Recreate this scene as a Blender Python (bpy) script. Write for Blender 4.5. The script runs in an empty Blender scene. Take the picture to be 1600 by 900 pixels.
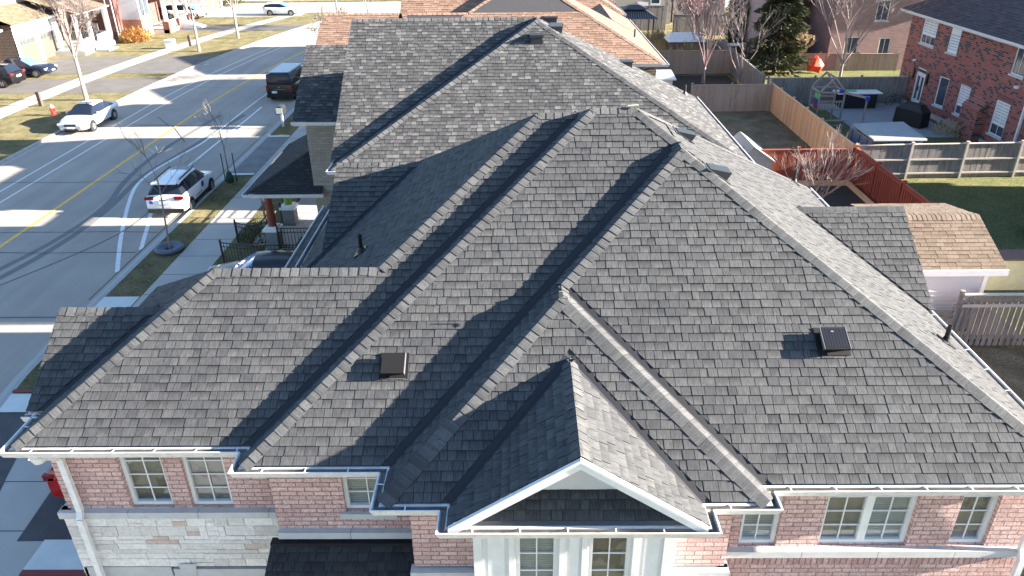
import bpy, bmesh, math, random
from mathutils import Vector, Matrix
random.seed(7)
R=math.radians
scn=bpy.context.scene; COL=scn.collection
# ---------------------------------------------------------------- camera, sky, sun, exposure
CAMH=13.1; FPX=1169.0
def cam_basis(pitch=27.9, roll=-0.73, yaw=0.78):
    p=R(pitch); r=R(roll); a=R(yaw)
    F=Vector((-math.sin(a)*math.cos(p), math.cos(a)*math.cos(p), -math.sin(p)))
    X=Vector((math.cos(a), math.sin(a), 0)); U=X.cross(F)
    c,s=math.cos(r),math.sin(r)
    return c*X+s*U, -s*X+c*U, F
cX,cU,cF=cam_basis()
cam=bpy.data.cameras.new('camera'); camo=bpy.data.objects.new('camera',cam); COL.objects.link(camo)
cam.sensor_width=36; cam.lens=36*FPX/1600; cam.clip_start=0.1; cam.clip_end=2000
mw=Matrix.Identity(4)
for i in range(3): mw[i][0]=cX[i]; mw[i][1]=cU[i]; mw[i][2]=-cF[i]
mw[2][3]=CAMH; camo.matrix_world=mw; scn.camera=camo
SUN_EL=17.3; SUN_AZ=-3.0      # azimuth from +X, negative = towards the camera side
w=bpy.data.worlds.new('World'); scn.world=w; w.use_nodes=True
nt=w.node_tree; nt.nodes.clear()
sky=nt.nodes.new('ShaderNodeTexSky'); sky.sky_type='NISHITA'; sky.sun_disc=False
sky.sun_elevation=R(SUN_EL); sky.sun_rotation=R(90-SUN_AZ); sky.altitude=200; sky.air_density=1.1; sky.dust_density=0.6; sky.ozone_density=2.6
bg=nt.nodes.new('ShaderNodeBackground'); bg.inputs['Strength'].default_value=0.056
wo=nt.nodes.new('ShaderNodeOutputWorld'); nt.links.new(sky.outputs[0],bg.inputs[0]); nt.links.new(bg.outputs[0],wo.inputs[0])
sl=bpy.data.lights.new('sun','SUN'); sl.energy=5.0; sl.angle=R(0.53); sl.color=(1.0,0.89,0.76)
so=bpy.data.objects.new('sun',sl); COL.objects.link(so)
sd=Vector((math.cos(R(SUN_EL))*math.cos(R(SUN_AZ)), math.cos(R(SUN_EL))*math.sin(R(SUN_AZ)), math.sin(R(SUN_EL))))
so.rotation_euler=sd.to_track_quat('Z','Y').to_euler(); so.location=(40,0,40)
scn.view_settings.view_transform='Standard'; scn.view_settings.look='None'; scn.view_settings.gamma=1
scn.view_settings.exposure=2.96
scn.view_settings.use_curve_mapping=False
# turn a photograph pixel into a ground-plan point at height z (used once, to lay out plan positions)
def G(px,py,z=0.0):
    d=cF+cX*((px-800)/FPX)-cU*((py-450)/FPX); t=(z-CAMH)/d.z
    return (d.x*t,d.y*t)
# ---------------------------------------------------------------- materials
MATS={}; SHADE=1
def newmat(name):
    m=bpy.data.materials.new(name); m.use_nodes=True; MATS[name]=m
    nt=m.node_tree; b=nt.nodes['Principled BSDF']; return m,nt,b
def N(nt,t,**k):
    n=nt.nodes.new(t)
    for a,v in k.items():
        if a.startswith('i_'): n.inputs[a[2:].replace('_',' ')].default_value=v
        else: setattr(n,a,v)
    return n
def rgba(c): return (c[0],c[1],c[2],1)
def mix(nt,fac,a,b,mode='MIX'):
    m=nt.nodes.new('ShaderNodeMix'); m.data_type='RGBA'; m.blend_type=mode
    for s,v in ((0,fac),(6,a),(7,b)):
        if hasattr(v,'is_linked') or hasattr(v,'links'): nt.links.new(v,m.inputs[s])
        else: m.inputs[s].default_value = v if s==0 else rgba(v)
    return m.outputs[2]
def noise(nt,vec,scale,detail=4,rough=.6):
    n=N(nt,'ShaderNodeTexNoise'); n.inputs['Scale'].default_value=scale; n.inputs['Detail'].default_value=detail; n.inputs['Roughness'].default_value=rough
    if vec is not None: nt.links.new(vec,n.inputs['Vector'])
    return n.outputs['Fac']
def ramp(nt,fac,a,b,ca=(0,0,0),cb=(1,1,1)):
    r=N(nt,'ShaderNodeValToRGB'); r.color_ramp.elements[0].position=a; r.color_ramp.elements[1].position=b
    r.color_ramp.elements[0].color=rgba(ca); r.color_ramp.elements[1].color=rgba(cb); nt.links.new(fac,r.inputs[0]); return r.outputs[0]
def bump(nt,b,h,strength=.3,dist=.01):
    n=N(nt,'ShaderNodeBump'); n.inputs['Strength'].default_value=strength; n.inputs['Distance'].default_value=dist
    nt.links.new(h,n.inputs['Height']); nt.links.new(n.outputs[0],b.inputs['Normal'])
def plain(name,c,rough=.6,c2=None,scale=6,bmp=0,metal=0,fine=40,spec=.5,lo=.35,hi=.65):
    m,nt,b=newmat(name); tc=N(nt,'ShaderNodeTexCoord').outputs['Object']
    b.inputs['Roughness'].default_value=rough; b.inputs['Metallic'].default_value=metal; b.inputs['Specular IOR Level'].default_value=spec
    c2=c2 or tuple(x*.8 for x in c)
    f=ramp(nt,noise(nt,tc,scale,6),lo,hi)
    col=mix(nt,f,c2,c)
    f2=noise(nt,tc,fine,3)
    col=mix(nt,.35,col,mix(nt,f2,tuple(x*.6 for x in c),tuple(min(1,x*1.35) for x in c)))
    nt.links.new(col,b.inputs['Base Color'])
    if bmp: bump(nt,b,f2,bmp,.02)
    return m
def shingle_mat(name,dark,light,spread=1.0,granule=.5):
    m,nt,b=newmat(name); b.inputs['Roughness'].default_value=.92; b.inputs['Specular IOR Level'].default_value=.25
    at=N(nt,'ShaderNodeAttribute'); at.attribute_name='tone'
    sp=N(nt,'ShaderNodeSeparateColor'); nt.links.new(at.outputs['Color'],sp.inputs[0])
    uv=N(nt,'ShaderNodeUVMap'); 
    mp=N(nt,'ShaderNodeMapping'); mp.inputs['Scale'].default_value=(55,7,1); nt.links.new(uv.outputs[0],mp.inputs[0])
    streak=noise(nt,mp.outputs[0],1,3,.7)
    tc=N(nt,'ShaderNodeTexCoord').outputs['Object']
    fine=noise(nt,tc,130,2,.8); big=noise(nt,tc,.9,5,.6)
    col=mix(nt,sp.outputs[0],dark,light)
    # darker blended granules on the upper part of some tabs, light at the butt
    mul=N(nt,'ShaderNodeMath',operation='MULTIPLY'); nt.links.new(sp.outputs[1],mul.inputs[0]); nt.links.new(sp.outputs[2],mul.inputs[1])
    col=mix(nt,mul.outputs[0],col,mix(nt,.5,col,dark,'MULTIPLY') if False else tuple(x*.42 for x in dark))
    st=ramp(nt,streak,.36,.66,(.62,.62,.62),(1.38,1.38,1.38)); col=mix(nt,.8,col,st,'MULTIPLY')
    fi=ramp(nt,fine,.3,.7,(.55,.55,.55),(1.4,1.4,1.4)); col=mix(nt,granule,col,fi,'MULTIPLY')
    bi=ramp(nt,big,.3,.75,(.86,.86,.88),(1.12,1.12,1.1)); col=mix(nt,.8,col,bi,'MULTIPLY')
    # scattered pale scuffs
    sc=ramp(nt,noise(nt,tc,5,5,.75),.72,.78); col=mix(nt,sc,col,tuple(min(1,x*1.6) for x in light))
    nt.links.new(col,b.inputs['Base Color']); bump(nt,b,fine,.5,.004); return m
def brick_mat(name,c1,c2,mortar,bw=.24,rh=.085,ms=.008,rough=.9,third=None,offset=.5,mot=.5,bmp=.6):
    m,nt,b=newmat(name); b.inputs['Roughness'].default_value=rough
    uv=N(nt,'ShaderNodeUVMap').outputs[0]; tc=N(nt,'ShaderNodeTexCoord').outputs['Object']
    br=N(nt,'ShaderNodeTexBrick'); br.offset=offset; nt.links.new(uv,br.inputs['Vector'])
    br.inputs['Color1'].default_value=rgba(c1); br.inputs['Color2'].default_value=rgba(c2); br.inputs['Mortar'].default_value=rgba(mortar)
    br.inputs['Scale'].default_value=1; br.inputs['Mortar Size'].default_value=ms; br.inputs['Mortar Smooth'].default_value=.2; br.inputs['Bias'].default_value=0
    br.inputs['Brick Width'].default_value=bw; br.inputs['Row Height'].default_value=rh
    f=noise(nt,tc,38,5,.75); g=ramp(nt,f,.38,.68,(.6,.6,.6),(1.5,1.5,1.5)); col=mix(nt,mot,br.outputs['Color'],g,'MULTIPLY')
    if third:
        b2=N(nt,'ShaderNodeTexBrick'); b2.offset=offset; nt.links.new(uv,b2.inputs['Vector'])
        b2.inputs['Scale'].default_value=1; b2.inputs['Brick Width'].default_value=bw; b2.inputs['Row Height'].default_value=rh
        b2.inputs['Color1'].default_value=(0,0,0,1); b2.inputs['Color2'].default_value=(1,1,1,1); b2.inputs['Mortar'].default_value=(0,0,0,1); b2.inputs['Mortar Size'].default_value=ms
        t=ramp(nt,b2.outputs['Color'],.7,.78); col=mix(nt,t,col,third)
    big=ramp(nt,noise(nt,tc,.8,4),.3,.7,(.85,.85,.85),(1.1,1.1,1.1)); col=mix(nt,.7,col,big,'MULTIPLY')
    nt.links.new(col,b.inputs['Base Color'])
    hh=N(nt,'ShaderNodeMath',operation='MULTIPLY_ADD'); nt.links.new(br.outputs['Fac'],hh.inputs[0]); hh.inputs[1].default_value=-1; nt.links.new(f,hh.inputs[2])
    bump(nt,b,hh.outputs[0],bmp,.012); return m
def glass_mat(name,tint=(.03,.04,.05),op=.35,rough=.03):
    m,nt,b=newmat(name); nt.nodes.remove(b)
    out=nt.nodes['Material Output']
    gl=N(nt,'ShaderNodeBsdfGlossy'); gl.inputs['Roughness'].default_value=rough; gl.inputs['Color'].default_value=(.9,.95,1,1)
    tr=N(nt,'ShaderNodeBsdfTransparent'); tr.inputs[0].default_value=(.88,.90,.90,1)
    lw=N(nt,'ShaderNodeLayerWeight'); lw.inputs[0].default_value=.5; pw=N(nt,'ShaderNodeMath',operation='POWER'); nt.links.new(lw.outputs['Facing'],pw.inputs[0]); pw.inputs[1].default_value=3; fr=N(nt,'ShaderNodeMath',operation='MULTIPLY_ADD'); nt.links.new(pw.outputs[0],fr.inputs[0]); fr.inputs[1].default_value=.55; fr.inputs[2].default_value=.05
    mx=N(nt,'ShaderNodeMixShader'); nt.links.new(fr.outputs[0],mx.inputs[0]); nt.links.new(tr.outputs[0],mx.inputs[1]); nt.links.new(gl.outputs[0],mx.inputs[2])
    nt.links.new(mx.outputs[0],out.inputs[0]); return m
plain('white_trim',(.72,.73,.74),.45,(.62,.63,.64),3); plain('white_paint',(.66,.66,.66),.5,(.60,.60,.60),2)
plain('aluminium_white',(.74,.74,.75),.35,(.55,.55,.56),8,fine=15)
plain('trough_grey',(.26,.25,.23),.8,(.12,.11,.10),2.5,fine=20); plain('concrete',(.42,.41,.39),.9,(.34,.335,.32),1.2,.25,fine=60); plain('concrete_blue',(.42,.395,.36),.9,(.36,.335,.31),.9,.25,fine=60)
plain('kerb_concrete',(.38,.37,.35),.9,(.27,.26,.25),2,.3,fine=50)
plain('new_slab',(.60,.62,.60),.85,(.5,.52,.5),2,.15,fine=60)
plain('red_trim',(.20,.035,.04),.8,(.14,.03,.03),4)
plain('driveway_asphalt',(.075,.075,.08),.9,(.045,.046,.05),2.5,.5,fine=90)
plain('old_asphalt',(.12,.113,.105),.92,(.075,.071,.067),.8,.5,fine=70)
plain('grey_asphalt',(.20,.195,.195),.92,(.12,.115,.12),1.3,.5,fine=40); plain('tar',(.035,.035,.04),.7); plain('valley_metal',(.009,.010,.015),.6,(.006,.007,.010),3)
plain('felt',(.04,.04,.045),.9)
plain('black_plastic',(.012,.012,.014),.45); plain('black_iron',(.01,.01,.012),.5); plain('dark_metal',(.035,.037,.045),.45,metal=.3)
plain('sill_stone',(.50,.505,.51),.85,(.40,.40,.41),5,.3,fine=60)
plain('road_white',(.68,.68,.68),.7,(.42,.42,.42),6,fine=50,lo=.3,hi=.5); plain('road_yellow',(.85,.46,.06),.7,(.62,.33,.05),6,fine=50,lo=.3,hi=.5)
plain('bark_pale',(.27,.22,.205),.9,(.17,.13,.12),4); plain('bark_grey',(.25,.21,.19),.9,(.15,.12,.11),8); plain('bark_dark',(.07,.055,.05),.9)
plain('bark_pink',(.36,.27,.26),.9,(.2,.13,.13),3); plain('twig_red',(.30,.19,.18),.9,(.2,.12,.12),6); plain('twig_tan',(.42,.33,.22),.9,(.3,.22,.14),6)
plain('evergreen',(.06,.07,.02),.85,(.016,.026,.012),.35,fine=12,lo=.3,hi=.7); plain('cedar_green',(.09,.13,.025),.85,(.04,.07,.015),1.2,fine=12)
plain('dry_grass',(.42,.33,.17),.9,(.28,.20,.10),1.5,fine=20); plain('mulch',(.035,.028,.022),.95,(.02,.016,.013),4,.6,fine=40)
plain('siding_white',(.80,.78,.75),.55,(.74,.72,.70),2); plain('siding_beige_grey',(.42,.39,.37),.7); plain('siding_beige',(.74,.66,.44),.6); plain('stucco_pink',(.42,.30,.28),.9,(.38,.27,.25),2)
plain('stucco_beige',(.34,.31,.27),.9,(.3,.27,.24),2); plain('stucco_grey',(.20,.19,.19),.9)
plain('blind',(.40,.43,.44),.8,(.32,.35,.36),2); plain('blind_white',(.66,.68,.68),.8); plain('room_dark',(.02,.02,.022),.9); plain('curtain',(.26,.235,.205),.9,(.035,.033,.032),1.5,lo=.46,hi=.50)
plain('black_cover',(.008,.008,.01),.6); plain('shed_blue',(.16,.18,.24),.7,(.13,.15,.2),2); plain('shed_roof_panel',(.25,.26,.27),.6,(.20,.21,.22),2)
plain('rubber_ring',(.10,.12,.17),.7,(.07,.08,.11),5,.4); plain('hydrant_red',(.50,.03,.025),.4); plain('hydrant_grey',(.45,.48,.55),.4)
plain('column_red',(.22,.045,.03),.6,(.17,.035,.025),8); plain('column_green',(.16,.28,.04),.6); plain('pier_stone',(.22,.22,.22),.85,(.14,.14,.14),6)
plain('green_bag',(.01,.06,.03),.5); plain('play_wood',(.30,.26,.23),.8,(.22,.19,.17),5); plain('play_blue',(.02,.06,.35),.5); plain('play_red',(.45,.03,.05),.5); plain('play_green',(.1,.45,.12),.5)
plain('bright_red',(.75,.05,.02),.5); plain('table_white',(.85,.83,.78),.5); plain('gazebo_metal',(.05,.045,.05),.5); plain('deck_grey',(.24,.25,.27),.85,(.2,.21,.23),1)
plain('paint_white',(.80,.80,.80),.25,(.78,.78,.78),1,fine=2); plain('paint_silver',(.48,.52,.58),.25,(.46,.5,.56),1,metal=.35,fine=2)
plain('paint_black',(.006,.006,.008),.2,fine=2); plain('paint_navy',(.01,.014,.03),.2,fine=2); plain('paint_red',(.42,.012,.015),.22,fine=2); plain('paint_dark',(.02,.024,.03),.2,fine=2)
plain('car_glass',(.012,.016,.028),.06,fine=2); plain('screen_sky_tint',(.10,.22,.42),.08,(.08,.18,.36),1,fine=2); plain('tyre',(.012,.012,.013),.8); plain('rim',(.5,.5,.52),.3,metal=.6)  # windscreen blue is the sky's reflection put into the base colour
plain('tail_red',(.22,.008,.014),.25); plain('headlight',(.75,.78,.8),.1); plain('decal_blue',(.02,.06,.30),.4); plain('plate',(.7,.72,.78),.5); plain('chrome_grey',(.3,.3,.31),.3,metal=.5)
plain('solar_cell',(.010,.011,.016),.35); plain('mail_black',(.02,.02,.022),.4); plain('mail_white',(.6,.62,.6),.5)
plain('bush_rust',(.45,.24,.07),.9,(.3,.14,.04),2); plain('rail_pale',(.50,.46,.40),.85,(.36,.33,.29),5); plain('play_blue_grey',(.3,.34,.42),.6); plain('lid_brown',(.16,.09,.07),.8); plain('vent_black',(.010,.010,.011),.75,spec=.2); plain('cap_beige',(.55,.5,.38),.9)
glass_mat('pane_glass')
plain('far_glass',(.06,.08,.10),.08,(.04,.05,.07),1,fine=3)
shingle_mat('shingle_grey',(.035,.038,.044),(.106,.109,.111)); shingle_mat('shingle_mixed',(.040,.042,.046),(.155,.155,.155),granule=.4)
shingle_mat('shingle_orange',(.17,.105,.076),(.31,.205,.155),granule=.4); shingle_mat('shingle_plum',(.06,.048,.052),(.115,.09,.095)); shingle_mat('shingle_tan',(.12,.09,.066),(.20,.155,.12),granule=.4)
shingle_mat('shingle_beige',(.13,.10,.065),(.20,.165,.11)); shingle_mat('shingle_dark',(.03,.031,.034),(.06,.061,.065))
brick_mat('brick_pink',(.64,.45,.42),(.48,.30,.28),(.24,.16,.16),.26,.088,.009,mot=.9)
brick_mat('brick_soldier',(.58,.36,.34),(.42,.24,.23),(.2,.14,.14),.09,.24,.011,offset=0,mot=.8)
brick_mat('brick_red',(.33,.088,.064),(.22,.06,.047),(.24,.19,.18),.30,.11,.012,third=(.035,.028,.032),mot=.45)
brick_mat('brick_beige',(.36,.32,.28),(.28,.245,.215),(.22,.2,.18),.30,.10,.010); brick_mat('brick_far_red',(.17,.055,.045),(.11,.035,.03),(.2,.15,.14),.3,.12,.012)
brick_mat('brick_mauve',(.27,.17,.16),(.21,.13,.125),(.26,.2,.2),.3,.12,.012); brick_mat('brick_tan',(.12,.08,.06),(.075,.05,.038),(.3,.27,.25),.3,.12,.012)
def grass_mat(name,g,d,s,sc=.9):
    m,nt,b=newmat(name); tc=N(nt,'ShaderNodeTexCoord').outputs['Object']; b.inputs['Roughness'].default_value=.95; b.inputs['Specular IOR Level'].default_value=.1
    a=ramp(nt,noise(nt,tc,sc,8,.7),.40,.62); c=mix(nt,a,g,d); f=noise(nt,tc,14,5,.8); c=mix(nt,ramp(nt,f,.45,.66),c,s)
    f2=noise(nt,tc,45,3,.8); c=mix(nt,.65,c,ramp(nt,f2,.35,.68,(.45,.45,.45),(1.6,1.6,1.6)),'MULTIPLY')
    nt.links.new(c,b.inputs['Base Color']); bump(nt,b,f2,1,.06); return m
grass_mat('verge_grass',(.065,.072,.026),(.19,.16,.085),(.27,.23,.14)); grass_mat('yard_grass',(.06,.10,.03),(.12,.13,.05),(.26,.22,.12),.6); grass_mat('bare_yard',(.17,.14,.095),(.28,.24,.18),(.075,.09,.045),1.1)
def road_mat():
    m,nt,b=newmat('road_asphalt'); tc=N(nt,'ShaderNodeTexCoord').outputs['Object']; b.inputs['Roughness'].default_value=.9
    mp=N(nt,'ShaderNodeMapping'); mp.inputs['Scale'].default_value=(1.3,.05,1); nt.links.new(tc,mp.inputs[0])
    lane=ramp(nt,noise(nt,mp.outputs[0],1,3,.5),.3,.7,(.86,.86,.86),(1.1,1.1,1.1)); f=noise(nt,tc,70,3,.9); big=noise(nt,tc,.25,6,.65)
    c=mix(nt,ramp(nt,big,.35,.65),(.30,.268,.235),(.35,.315,.275)); c=mix(nt,.8,c,lane,'MULTIPLY'); c=mix(nt,.6,c,ramp(nt,f,.3,.7,(.6,.6,.6),(1.35,1.35,1.35)),'MULTIPLY')
    nt.links.new(c,b.inputs['Base Color']); bump(nt,b,f,.5,.01)
road_mat()
def wood_mat(name,a,bc,weather,scale=(7,7,.6)):
    m,nt,b=newmat(name); at=N(nt,'ShaderNodeAttribute'); at.attribute_name='tone'; sp=N(nt,'ShaderNodeSeparateColor'); nt.links.new(at.outputs['Color'],sp.inputs[0])
    tc=N(nt,'ShaderNodeTexCoord').outputs['Object']; mp=N(nt,'ShaderNodeMapping'); mp.inputs['Scale'].default_value=scale; nt.links.new(tc,mp.inputs[0])
    b.inputs['Roughness'].default_value=.85; f=noise(nt,mp.outputs[0],2.2,6,.75)
    c=mix(nt,sp.outputs[0],a,bc); c=mix(nt,ramp(nt,f,.42,.68),c,weather); c=mix(nt,.5,c,ramp(nt,noise(nt,mp.outputs[0],9,3,.7),.3,.7,(.6,.6,.6),(1.4,1.4,1.4)),'MULTIPLY')
    nt.links.new(c,b.inputs['Base Color']); bump(nt,b,f,.4,.01)
wood_mat('wood_cedar',(.52,.26,.12),(.78,.45,.23),(.46,.32,.23)); wood_mat('wood_grey',(.12,.112,.11),(.19,.178,.17),(.29,.26,.23)); wood_mat('wood_red',(.22,.035,.015),(.30,.055,.025),(.20,.045,.03)); wood_mat('wood_brown',(.24,.17,.13),(.36,.26,.20),(.34,.28,.24))
def stone_mat():
    m,nt,b=newmat('stone_ashlar'); at=N(nt,'ShaderNodeAttribute'); at.attribute_name='tone'; sp=N(nt,'ShaderNodeSeparateColor'); nt.links.new(at.outputs['Color'],sp.inputs[0])
    tc=N(nt,'ShaderNodeTexCoord').outputs['Object']; b.inputs['Roughness'].default_value=.9
    c=mix(nt,sp.outputs[0],(.58,.55,.53),(.80,.76,.73)); c=mix(nt,ramp(nt,sp.outputs[1],.9,.93),c,(.58,.45,.40)); f=noise(nt,tc,16,6,.75)
    c=mix(nt,.7,c,ramp(nt,f,.3,.7,(.7,.7,.7),(1.25,1.25,1.25)),'MULTIPLY'); nt.links.new(c,b.inputs['Base Color']); bump(nt,b,f,.8,.03)
stone_mat()
# ---------------------------------------------------------------- mesh helpers
W={}
class MB:
    def __init__(s): s.v=[]; s.f=[]; s.uv=[]; s.col=[]; s.mi=[]
    def add(s,pts,uv=None,col=(.5,0,0)):
        n=len(s.v); pts=[Vector(p) for p in pts]; s.v+=pts; s.f.append(tuple(range(n,n+len(pts))))
        if uv is None:
            nn=(pts[1]-pts[0]).cross(pts[2]-pts[0]); ax,ay,az=abs(nn.x),abs(nn.y),abs(nn.z)
            if az>=ax and az>=ay: uv=[(p.x,p.y) for p in pts]
            elif ax>=ay: uv=[(p.y,p.z) for p in pts]
            else: uv=[(p.x,p.z) for p in pts]
        s.uv+=list(uv)
        s.col+= list(col) if isinstance(col,list) else [col]*len(pts)
    def hexa(s,c,col=(.5,0,0)):   # c: 8 corners, bottom 4 ccw then top 4
        for q in ((3,2,1,0),(4,5,6,7),(0,1,5,4),(1,2,6,5),(2,3,7,6),(3,0,4,7)): s.add([c[i] for i in q],col=col)
    def box(s,x0,x1,y0,y1,z0,z1,col=(.5,0,0)):
        s.hexa([(x0,y0,z0),(x1,y0,z0),(x1,y1,z0),(x0,y1,z0),(x0,y0,z1),(x1,y0,z1),(x1,y1,z1),(x0,y1,z1)],col)
    def fb(s,o,d,n,u0,u1,w0,w1,z0,z1,col=(.5,0,0)):   # box in a wall frame: u along d, w along outward n
        o=Vector(o);d=Vector(d);n=Vector(n)
        P=lambda u,w_,z: o+d*u+n*w_+Vector((0,0,z))
        c=[P(u0,w1,z0),P(u1,w1,z0),P(u1,w0,z0),P(u0,w0,z0),P(u0,w1,z1),P(u1,w1,z1),P(u1,w0,z1),P(u0,w0,z1)]
        if d.cross(n).z>0: c=[c[1],c[0],c[3],c[2],c[5],c[4],c[7],c[6]]
        s.hexa(c,col)
    def bar(s,a,b,wd,h,col=(.5,0,0)):
        a=Vector(a);b=Vector(b);d=(b-a).normalized(); up=Vector((0,0,1))
        if abs(d.z)>.95: up=Vector((0,1,0))
        x=d.cross(up).normalized()*wd/2; y=x.cross(d).normalized()*h/2
        s.hexa([a-x-y,a+x-y,b+x-y,b-x-y,a-x+y,a+x+y,b+x+y,b-x+y],col)
    def tube(s,a,b,r0,r1,n=6,caps=False,col=(.5,0,0)):
        a=Vector(a);b=Vector(b);d=(b-a)
        if d.length<1e-6: return
        d.normalize(); up=Vector((0,0,1)) if abs(d.z)<.9 else Vector((1,0,0)); x=d.cross(up).normalized(); y=d.cross(x)
        A=[a+(x*math.cos(t)+y*math.sin(t))*r0 for t in [2*math.pi*i/n for i in range(n)]]; B=[b+(x*math.cos(t)+y*math.sin(t))*r1 for t in [2*math.pi*i/n for i in range(n)]]
        for i in range(n): j=(i+1)%n; s.add([A[j],A[i],B[i],B[j]],col=col)
        if caps: s.add(A,col=col); s.add(B[::-1],col=col)
    def lathe(s,c,prof,n=14,axis='z'):
        c=Vector(c)
        def P(r,h,t):
            if axis=='z': return c+Vector((r*math.cos(t),r*math.sin(t),h))
            return c+Vector((r*math.cos(t),h,r*math.sin(t))) if axis=='y' else c+Vector((h,r*math.cos(t),r*math.sin(t)))
        for (r0,h0),(r1,h1) in zip(prof,prof[1:]):
            for i in range(n):
                t0=2*math.pi*i/n;t1=2*math.pi*(i+1)/n
                if r0<1e-6: s.add([P(0,h0,0),P(r1,h1,t1),P(r1,h1,t0)])
                elif r1<1e-6: s.add([P(r0,h0,t0),P(r0,h0,t1),P(0,h1,0)])
                else: s.add([P(r0,h0,t0),P(r0,h0,t1),P(r1,h1,t1),P(r1,h1,t0)])
    def prism(s,poly,z0,z1,col=(.5,0,0)):
        a=sum(poly[i][0]*poly[(i+1)%len(poly)][1]-poly[(i+1)%len(poly)][0]*poly[i][1] for i in range(len(poly)))
        if a<0: poly=poly[::-1]
        s.add([(x,y,z1) for x,y in poly],col=col); s.add([(x,y,z0) for x,y in poly[::-1]],col=col)
        for i in range(len(poly)):
            p=poly[i];q=poly[(i+1)%len(poly)]; s.add([(p[0],p[1],z0),(q[0],q[1],z0),(q[0],q[1],z1),(p[0],p[1],z1)],col=col)
    def sheet(s,poly,z):
        a=sum(poly[i][0]*poly[(i+1)%len(poly)][1]-poly[(i+1)%len(poly)][0]*poly[i][1] for i in range(len(poly)))
        if a<0: poly=poly[::-1]
        s.add([(x,y,z) for x,y in poly])
    def build(s,name,mat,parent=None,local=False,smooth=False,merge=False):
        me=bpy.data.meshes.new(name); me.from_pydata([tuple(p) for p in s.v],[],s.f)
        uvl=me.uv_layers.new(name='UVMap'); uvl.data.foreach_set('uv',[c for u in s.uv for c in u[:2]])
        ca=me.color_attributes.new('tone','FLOAT_COLOR','CORNER'); ca.data.foreach_set('color',[x for c in s.col for x in (c[0],c[1],c[2],1.0)])
        if merge or smooth:
            bm=bmesh.new(); bm.from_mesh(me); bmesh.ops.remove_doubles(bm,verts=bm.verts,dist=.0005); bm.to_mesh(me); bm.free()
        if smooth: me.polygons.foreach_set('use_smooth',[True]*len(me.polygons))
        me.materials.append(MATS[mat]); o=bpy.data.objects.new(name,me); COL.objects.link(o)
        if parent is not None:
            o.parent=parent; 
            if not local: o.location=-W.get(parent.name,Vector((0,0,0)))
            W[o.name]=Vector((0,0,0)) if not local else W.get(parent.name,Vector())
        else: W[o.name]=Vector((0,0,0))
        return o
def thing(name,label,cat,loc=(0,0,0),rz=0,group=None):
    o=bpy.data.objects.new(name,None); COL.objects.link(o); o.location=loc; o.rotation_euler=(0,0,rz); W[o.name]=Vector(loc)
    o.empty_display_size=.2
    o['label']=label; o['category']=cat
    if group: o['group']=group
    return o
def tag(o,label,cat,group=None):
    o['label']=label; o['category']=cat
    if group: o['group']=group
    return o
def struct(mb,name,mat):
    o=mb.build(name,mat); o['kind']='structure'; return o
def copy_tree(o,parent=None):
    c=o.copy(); COL.objects.link(c)
    if parent is not None: c.parent=parent
    for ch in list(o.children): copy_tree(ch,c)
    return c
# ---------------------------------------------------------------- roof helpers
class Plane:      # z = a x + b y + c
    def __init__(s,a,b,c): s.a,s.b,s.c=a,b,c; s.n=Vector((-a,-b,1)).normalized()
    def z(s,x,y): return s.a*x+s.b*y+s.c
    def pt(s,x,y): return Vector((x,y,s.z(x,y)))
def facing(side,x0,slope,ze):     # plane through eave line at x0 (side l/r) or y0 (side f/b)
    if side=='l': return Plane(slope,0,ze-slope*x0)
    if side=='r': return Plane(-slope,0,ze+slope*x0)
    if side=='f': return Plane(0,slope,ze-slope*x0)
    return Plane(0,-slope,ze+slope*x0)
def isec(p,q,r):
    M=Matrix(((p.a,p.b,-1),(q.a,q.b,-1),(r.a,r.b,-1))); v=M.inverted()@Vector((-p.c,-q.c,-r.c)); return v
EAVE={}
def clip(poly,a,b):     # keep left of a->b, 2D
    out=[]; n=len(poly)
    ex,ey=b[0]-a[0],b[1]-a[1]
    sd=[ex*(p[1]-a[1])-ey*(p[0]-a[0]) for p in poly]
    for i in range(n):
        j=(i+1)%n; p,q=poly[i],poly[j]; s0,s1=sd[i],sd[j]
        if s0>=0: out.append(p)
        if (s0>0 and s1<0) or (s0<0 and s1>0):
            t=s0/(s0-s1); out.append((p[0]+(q[0]-p[0])*t,p[1]+(q[1]-p[1])*t))
    return out
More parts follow.
